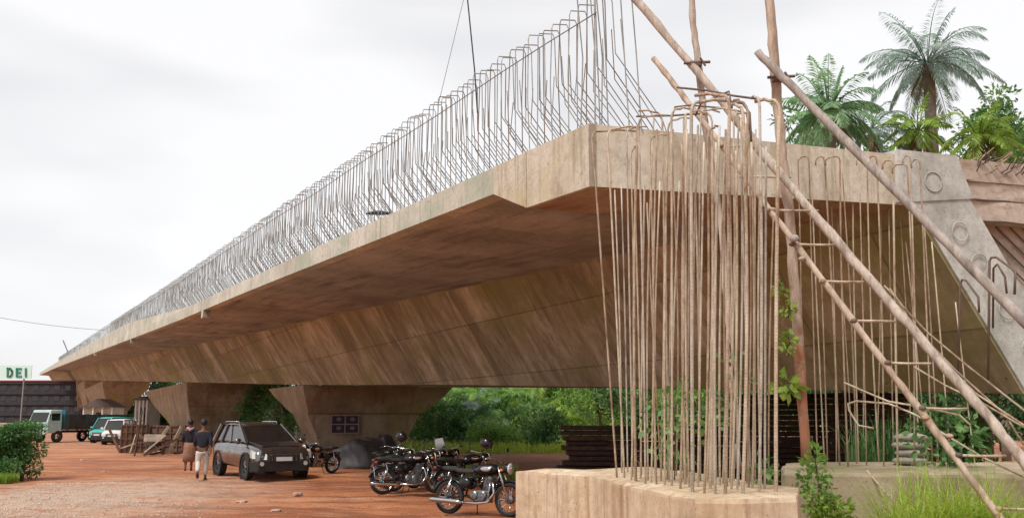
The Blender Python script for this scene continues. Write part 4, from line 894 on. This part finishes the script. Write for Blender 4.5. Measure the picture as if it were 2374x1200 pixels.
# ---------------------------------------------------------------- people
def skin(name,V,E_,mat,par,root=0,sub=2):
    me=bpy.data.meshes.new(name); me.from_pydata([v[:3] for v in V],E_,[]); me.materials.append(mat)
    o=bpy.data.objects.new(name,me); col.objects.link(o); o.parent=par
    sm=o.modifiers.new('skin','SKIN'); sm.use_smooth_shade=True
    if not me.skin_vertices: 
        bpy.context.view_layer.objects.active=o
    for i,v in enumerate(V):
        sv=me.skin_vertices[0].data[i]; sv.radius=(v[3],v[4] if len(v)>4 else v[3]); sv.use_root=(i==root)
    ss=o.modifiers.new('sub','SUBSURF'); ss.levels=sub; ss.render_levels=sub
    return o
def person(loc,rz,label,shirt,trou,stride=.25,lift=.0,lungi=False,scarf=False,armsw=.2):
    # faces +x locally; y left
    o=empty('person',loc,rz); o.scale=(1.03,1.03,1.03)
    la=(-stride*.9,.10,.10+lift); ra=(stride*.7,-.10,.09)
    lk=((la[0])*.35+.10,.11,.50+lift*.3); rk=(ra[0]*.5+.04,-.11,.50)
    V=[(0,0,.95,.12,.15)]; E_=[]
    def ch(par,*pts):
        p=par
        for q in pts:
            V.append(q); E_.append((p,len(V)-1)); p=len(V)-1
        return p
    ches=ch(0,(0,0,1.12,.11,.14),(-.01,0,1.33,.11,.17)); nk=ch(ches,(-.01,0,1.45,.06,.07),(.01,0,1.53,.052),(.015,0,1.61,.078),(.02,0,1.69,.085),(.01,0,1.755,.055))
    hd=nk-2; ch(hd,(.115,0,1.60,.014)); ch(hd,(.01,.095,1.62,.016)); ch(hd,(.01,-.095,1.62,.016))
    for s,sw in ((1,armsw),(-1,-armsw)):
        w_=ch(ches,(-.01,s*.18,1.38,.055),(-.02+sw*.3,s*.22,1.12,.042),(.06+sw*.8,s*.23,.90,.03),(.07+sw*.9,s*.235,.83,.026,.036))
        px_,pz_=.07+sw*.9,.83
        for k,(dx,l,cu) in enumerate(((.03,.055,.012),(.011,.062,.014),(-.009,.058,.016),(-.027,.045,.018))):
            ch(w_,(px_+dx,s*.235,pz_-.055,.0085),(px_+dx+.004,s*(.235-cu*.5),pz_-.055-l*.6,.0078),(px_+dx+.006,s*(.235-cu*1.4),pz_-.055-l,.0068))
        ch(w_,(px_+.045,s*.225,pz_-.02,.0095),(px_+.055,s*.215,pz_-.055,.008))
    for s,k_,a_ in ((1,lk,la),(-1,rk,ra)):
        ch(0,(k_[0]*.4,s*.10,.74,.085),(k_[0],k_[1],k_[2],.055),(a_[0]*.7+k_[0]*.3+.0,a_[1],a_[2]*.55+k_[2]*.45,.052),(a_[0],a_[1],a_[2],.034),(a_[0]+.13,a_[1],max(.035,a_[2]-.065-(lift*.7 if s>0 else 0)),.032,.042))
    skin('body',V,E_,M['skin'],o)
    # hair
    MB().ell((-.008,0,1.695),(.108,.098,.105),14,10,fn=lambda d:1.0 if (d.x<.35 or d.z>.45) else .9).build('hair',M['hair'],o,smooth=True)
    S=[(0,0,.90,.15,.185),(0,0,1.12,.135,.175),(-.01,0,1.34,.13,.19),(-.01,0,1.42,.085,.12)]; SE=[(0,1),(1,2),(2,3)]
    for s,sw in ((1,armsw),(-1,-armsw)):
        b=len(S); S+=[(-.01,s*.19,1.37,.075),(-.02+sw*.3,s*.225,1.14,.062),(.03+sw*.55,s*.23,1.0,.055)]; SE+=[(2,b),(b,b+1),(b+1,b+2)]
    skin('shirt',S,SE,shirt,o,0)
    if lungi:
        m=MB(); rings=[]
        for z,a,b in ((.98,.15,.18),(.8,.17,.20),(.55,.20,.21),(.32,.22,.21)):
            rings.append([(a*math.cos(t)*(1+.05*math.sin(5*t)),b*math.sin(t)*(1+.05*math.cos(6*t)),z+.01*math.sin(3*t)) for t in [2*math.pi*i/24 for i in range(24)]])
        m.loft(rings); m.build('wrap_skirt',trou,o,smooth=True)
    else:
        P=[(0,0,.97,.135,.165)]; PE=[]
        for s,k_,a_ in ((1,lk,la),(-1,rk,ra)):
            b=len(P); P+=[(k_[0]*.4,s*.10,.74,.105),(k_[0],k_[1],k_[2],.082),(a_[0]*.7+k_[0]*.3,a_[1],a_[2]*.55+k_[2]*.45,.075),(a_[0]+.0,a_[1],a_[2]+.05,.066)]; PE+=[(0,b),(b,b+1),(b+1,b+2),(b+2,b+3)]
        skin('trousers',P,PE,trou,o,0)
    for s,a_ in ((1,la),(-1,ra)):
        m=MB(); tz=(R(-38) if (s>0 and lift>0) else 0); rot=Matrix.Rotation(-tz,3,'Y')
        m.ell((a_[0]+.06,a_[1],max(.045,a_[2]-.05)),(.14,.05,.045),12,8,rot=rot); m.build('shoe',M['brownsh'],o,smooth=True)
    if scarf:
        m=MB(); m.tube([(.10,.10,1.20),(.06,.10,1.42),(-.05,.09,1.49),(-.14,.02,1.42),(-.05,-.10,1.48),(.08,-.10,1.36)],[.045,.05,.05,.06,.05,.045],8); m.build('shawl',M['pinkcl'],o,smooth=True)
    tag(o,label,'person'); return o
g=gnd(466,1113); person((g.x,g.y,gh(g.x,g.y)),yaw(-.25,1),'person walking away in a loose navy shirt and white trousers, right of the pair',M['navy'],M['whitecl'],stride=.22,lift=.10)
g=gnd(436,1090); person((g.x,g.y,gh(g.x,g.y)),yaw(-.35,1),'person walking ahead in a dark shirt, pink shawl and brown wrapped cloth',M['navy'],M['browncl'],stride=.12,lungi=True,scarf=True,armsw=.1)
# ---------------------------------------------------------------- heaps and stacks
def heap(name,loc,rad,mat,label,cat,seed,sub=(48,24),amp=.22):
    v=Vector((seed*7.1,0,0)); m=MB(); m.ell((0,0,0),rad,sub[0],sub[1],fn=lambda d:1+amp*mn.noise(d*1.6+v)+amp*.35*mn.noise(d*6+v)+amp*.15*mn.noise(d*14+v)-amp*.5*abs(mn.noise(Vector((d.x*5,d.y*5,d.z*1.2))+v)))
    m.v=[(x,y,max(z,-.02)) for x,y,z in m.v]; return tag(m.build(name,mat,smooth=True,loc=loc),label,cat)
g=gnd(822,1088); heap('covered_heap',(g.x,g.y+.9,0),(1.15,.9,1.12),M['tarp'],'low grey tarpaulin-covered heap below the poster on the pier','heap',2)
g=gnd(865,1085); heap('covered_heap',(g.x,g.y+1.6,0),(.9,.8,1.25),M['tarp'],'taller dark tarpaulin-covered heap behind the rearmost motorcycle','heap',5)
rb_=random.Random(21)
n=0
for ci,(x0,x1,Y) in enumerate(((1305,1470,29.5),(1480,1700,28.5),(1710,1905,27.5),(1915,2095,26.5))):  # stacks after the first are added to fill the black void under the girder
    a=base(x0,Y); b=base(x1,Y); 
    NL=11 if ci<2 else 17
    for l in range(NL):
        z=.08+l*.15; ln=(b.x-a.x)+rb_.uniform(-.25,.25)
        o=MB().box((0,0,0),(ln,1.0+rb_.uniform(-.1,.1),.125)).build('formwork_board',M['timber'] if rb_.random()<.75 else M['timber2'],bevel=.01,loc=((a.x+b.x)/2+rb_.uniform(-.12,.12),Y+rb_.uniform(-.1,.1),z))
        o.rotation_euler=(0,rb_.uniform(-.012,.012),rb_.uniform(-.04,.04))
        wh=['the stack right of the bright grass','the stack added as dark fill behind the left cage bars','the stack added as dark fill behind the rust-red pole','the stack added as dark fill behind the ladder'][ci]
        od='lowest' if l==0 else 'topmost' if l==NL-1 else ORD[l]+' from the ground'
        tag(o,f'dark long board, {od} in {wh}','board','dark formwork boards stacked under the girder')
# white sacks behind the ladder
for i in range(4):
    z=1.22+i*.105; p_=atY(2108+(i%2)*6,1000,13.4)
    m=MB(); m.ell((0,0,0),(.24,.17,.062),14,8,fn=lambda d:1+.1*mn.noise(d*3+Vector((i,0,0)))); 
    tag(m.build('sack',M['sack'],smooth=True,loc=(p_.x,13.45,z+.06)),f'white filled sack, {["lowest","second","third","topmost"][i]} of the pile on the mossy cap','sack','white sacks piled on the mossy cap')
# brown formwork and cart beyond the walkers
g=gnd(310,1050)
def frame_stack(loc,w,h,d,mat,label,seed,rz):
    r=random.Random(seed); o=empty('formwork_stack',loc,rz); m=MB(); m.box((0,0,h/2),(w,d,h-.02)); m.build('panel',mat,o)
    m=MB()
    for i in range(5): m.box((0,-d/2-.03,.05+i*(h-.1)/4),(w+.06,.05,.07))
    for i in range(6): m.box((-w/2+i*w/5,-d/2-.07,h/2),(.06,.03,h+r.uniform(-.05,.1)))
    m.build('ribs',M['timber2'],o); tag(o,label,'formwork','ribbed formwork panels standing near the walkers')
frame_stack((g.x,g.y,0),1.3,1.55,.5,M['timber2'],'brown ribbed formwork panel upright beside the white minivan',1,R(12))
g=gnd(385,1050); frame_stack((g.x,g.y+.5,0),2.0,1.5,.6,M['timber2'],'wider brown ribbed formwork panel upright behind the walkers',2,R(-8))
g=gnd(362,1052)
cart=empty('handcart',(g.x,g.y-.6,0),R(10))
MB().box((0,0,.62),(1.7,.8,.07)).build('deck',M['timber2'],cart); 
for s in (-1,1): wheel(cart,.1,s*.46,.32,.07,.24,s)
MB().tube([(-.8,.3,.6),(-1.5,.3,.35),(-1.5,-.3,.35),(-.8,-.3,.6)],.025,6).build('handle',M['bar'],cart); MB().box((.1,0,.85),(1.0,.6,.38)).build('load',M['redcon'],cart,bevel=.03)
tag(cart,'small loaded handcart standing in front of the brown panels','cart')
for i,(p,q,lab) in enumerate((((335,1048,50),(384,1008,50.5),'pale plank leaning up to the right against the brown panels'),((345,1050,49.6),(372,1044,49.5),'short pale plank lying flat on the ground by the handcart'))):
    a,b=atY(*p),atY(*q); a.z=max(a.z,.06); d=b-a
    m=MB(); mm=d.to_track_quat('X','Z').to_matrix(); m.box((0,0,0),(d.length,.22,.05),mm); tag(m.build('plank',M['plank'],loc=(a+b)/2),lab,'plank')
rq=random.Random(31); LBL=['leaning left at the left end','nearly upright beside the white minivan','tallest of them','slanting low across the handcart','thin one leaning right','short stout one','crossing behind the handcart','rightmost, just left of the walkers','lying almost flat']
for i in range(9):
    x0=292+i*15+rq.uniform(-6,6); a=gnd(x0,1052+rq.uniform(-3,6)); an=[2.2,1.45,1.6,.5,1.1,1.9,2.6,1.25,.2][i]; ln=[1.8,1.9,2.4,2.0,1.7,1.2,2.1,1.6,2.2][i]
    d=Vector((math.cos(an),.35,math.sin(an))).normalized(); m=MB(); m.box((0,0,0),(ln,.12+.06*rq.random(),.05),d.to_track_quat('X','Y').to_matrix())
    tag(m.build('timber_pole',[M['timber2'],M['plank'],M['timber']][i%3],loc=a+d*ln*.5+Vector((0,-.4,.02))),'loose timber by the brown panels, '+LBL[i],'timber','loose timbers around the brown panels')
rl=random.Random(77)
for i,(x,y,wh) in enumerate(((98,1048,'left of the truck wheel tracks'),(192,1066,'in the road below the minivans'),(240,1093,'between the bush and the walkers'),(330,1128,'near the gravel edge'),(560,1160,'in the bare earth before the SUV'),(690,1146,'between the SUV and the motorcycles'),(150,1030,'right under the truck'),(640,1185,'lowest, near the bottom edge'))):
    p=gnd(x,y); m=MB(); w_=rl.uniform(.07,.15)
    m.loft([[(math.cos(a)*w_*rl.uniform(.7,1.2),math.sin(a)*w_*rl.uniform(.7,1.2),z) for a in [2*math.pi*k/9 for k in range(9)]] for z in (0,w_*.35,w_*.45)])
    tag(m.build('stone',M['stone'],loc=(p.x,p.y,gh(p.x,p.y)-.01),bevel=.01),'small pale stone lying '+wh,'stone','loose stones on the road')
# ---------------------------------------------------------------- buildings and distant things
def bld(loc,w,d,h,nx,ny,label,wall,rz=0):
    o=empty('building',loc,rz); MB().box((0,d/2,h/2),(w,d,h)).build('wall',wall,o); MB().box((0,d/2,h+.3),(w+1,d+1,.5)).build('roof_slab',M['maroon'],o)
    for j in range(ny): MB().box((0,-.25,(j+1)*h/ny-.3),(w+.4,.5,.35)).build('balcony_band',M['ply'],o)
    for i in range(nx):
        for j in range(ny):
            f=MB().box((-w/2+(i+.5)*w/nx,-.04,(j+.5)*h/ny-.15),(w/nx*.5,.1,h/ny*.45)).build('window',M['glass'],o)
    tag(o,label,'building'); return o
g=atY(78,970,300); bld((g.x,300,0),30,14,13.2,9,4,'dark long building behind the trucks under the green lettered sign',M['ply'])
def house(loc,w,label,sc_=1):
    o=empty('house',loc,0); h=2.9*sc_
    MB().box((0,2.5,h/2),(w,4,h)).build('wall',M['cream'],o)
    MB().loft([[(-w/2-.4,-.5,h),(w/2+.4,-.5,h),(w/2+.4,5,h),(-w/2-.4,5,h)],[(-.05,-.4,h+w*.28),(.05,-.4,h+w*.28),(.05,4.9,h+w*.28),(-.05,4.9,h+w*.28)]]).build('roof',M['roof'],o)
    for i in range(4): MB().box((-w/2+.15+i*(w-.3)/3,-.1,h/2),(.22,.22,h)).build('column',M['white'],o)
    MB().box((0,.45,h*.4),(.9,.1,h*.75)).build('door',M['timber'],o)
    for s in (-1,1): MB().box((s*w*.3,.46,h*.5),(w*.16,.1,h*.35)).build('window',M['glass'],o)
    tag(o,label,'house')
g=atY(672,970,95); house((g.x,95,0),4.2,'small house with white porch columns seen between the two nearer piers')
g=atY(226,970,160); house((g.x,160,0),5.0,'tiny far house with white columns above the white minivan',1.3)
g=atY(327,970,130); house((g.x,130,0),1.8,'narrow pale house added for the bright gap between two far piers',1.5)  # added pale shape standing for the bright gap between the piers
def booth():
    g=atY(18,970,60); o=empty('kiosk',(g.x,60,0)); MB().box((0,0,.75),(.8,.8,1.5)).build('cabinet',M['white'],o,bevel=.03); MB().box((0,-.42,.9),(.5,.03,.5)).build('door',M['plate'],o); MB().box((0,0,1.56),(.95,.95,.08)).build('roof',M['cream'],o); tag(o,'small white kiosk behind the left bush','kiosk')
booth()
# sign
Ys=270
def sign():
    a=atY(-45,877,Ys); b=atY(72,877,Ys); t=atY(10,846,Ys); w=b.x-a.x; h=t.z-a.z
    o=empty('lettered_sign',(a.x,Ys,0)); MB().box((w/2,0,a.z+h/2),(w,.25,h)).build('board',M['board'],o)
    for x in (w*.15,w*.85): MB().box((x,.3,a.z/2),(.3,.3,a.z)).build('post',M['wire'],o)
    def bars(name,L0,segs):
        m=MB()
        for (x0,z0,x1,z1) in segs:
            A=atY(x0,z0,Ys-.2)-o.location; B=atY(x1,z1,Ys-.2)-o.location; d=B-A; mm=d.to_track_quat('X','Y').to_matrix(); m.box((A+B)/2,(d.length+.35,.45,.45),mm)
        m.build(name,M['letter'],o)
    bars('letter',0,[(18,853,18,872),(18,853,24,854),(24,854,28,859),(28,859,28,866),(28,866,24,872),(24,872,18,872)])
    bars('letter',0,[(39,854,39,872),(39,854,49,854),(39,863,47,863),(39,872,49,872)])
    bars('letter',0,[(60,854,60,872)])
    tag(o,'pale mint signboard with dark green letters at the far left','sign')
sign()
g=atY(8,970,240); r=random.Random(6)
for i,(x,Y,h,w) in enumerate(((500,140,5.5,12),(405,225,12.5,16),(330,240,6.5,12),(350,138,3.6,5),(560,120,7,12),(780,130,8,14))):
    rr=random.Random(130+i); tree(base(x,Y),h,autoclumps(h,w,rr,16,.1,(.2,.3)),M['leafd'],['far tree glimpsed under the far span','tall far tree glimpsed above the brown formwork','low far tree between two far piers','small far tree above the brown formwork','far tree left of the pale green tree','far tree hidden behind the poster pier'][i],130+i,n=40,l=.8,trunk=.25)
# cables
def cable(name,P,r,mat,label,cat='cable',sag=0):
    P=[Vector(p) for p in P]; loc=P[0].copy(); Q=[]
    for i in range(len(P)-1):
        for j in range(8): u=j/8; Q.append(P[i].lerp(P[i+1],u)-Vector((0,0,sag*4*u*(1-u)))-loc)
    Q.append(P[-1]-loc); m=MB(); m.tube(Q,r,5); tag(m.build(name,mat,smooth=True,loc=loc),label,cat)
cable('crane_cable',[atY(1107,262,17.2),atY(1100,160,17.2),atY(1084,0,17.2),atY(1074,-110,17.2)],.014,M['cable'],'thick black cable hanging down onto the parapet bars')
cable('guy_wire',[atY(1018,235,18.3),atY(1077,-10,17.6),atY(1095,-90,17.4)],.006,M['wire'],'thin pale wire slanting beside the thick black cable')
cable('overhead_wire',[atY(-120,712,95),atY(245,765,110)],.025,M['wire'],'thin overhead wire crossing the sky at far left',sag=.35)
a=atY(157,815,190); b=atY(146,788,190); cable('leaning_post',[a,b],.12,M['wire'],'short post sticking up from the far deck edge','post')
p_=world(10.6,.5,TOP+pz(10.6)); heap('netting_bundle',(p_.x,p_.y,p_.z),(.30,.07,.07),M['cable'],'dark bundle lying on the deck behind the parapet bars','bundle',9,amp=.3)
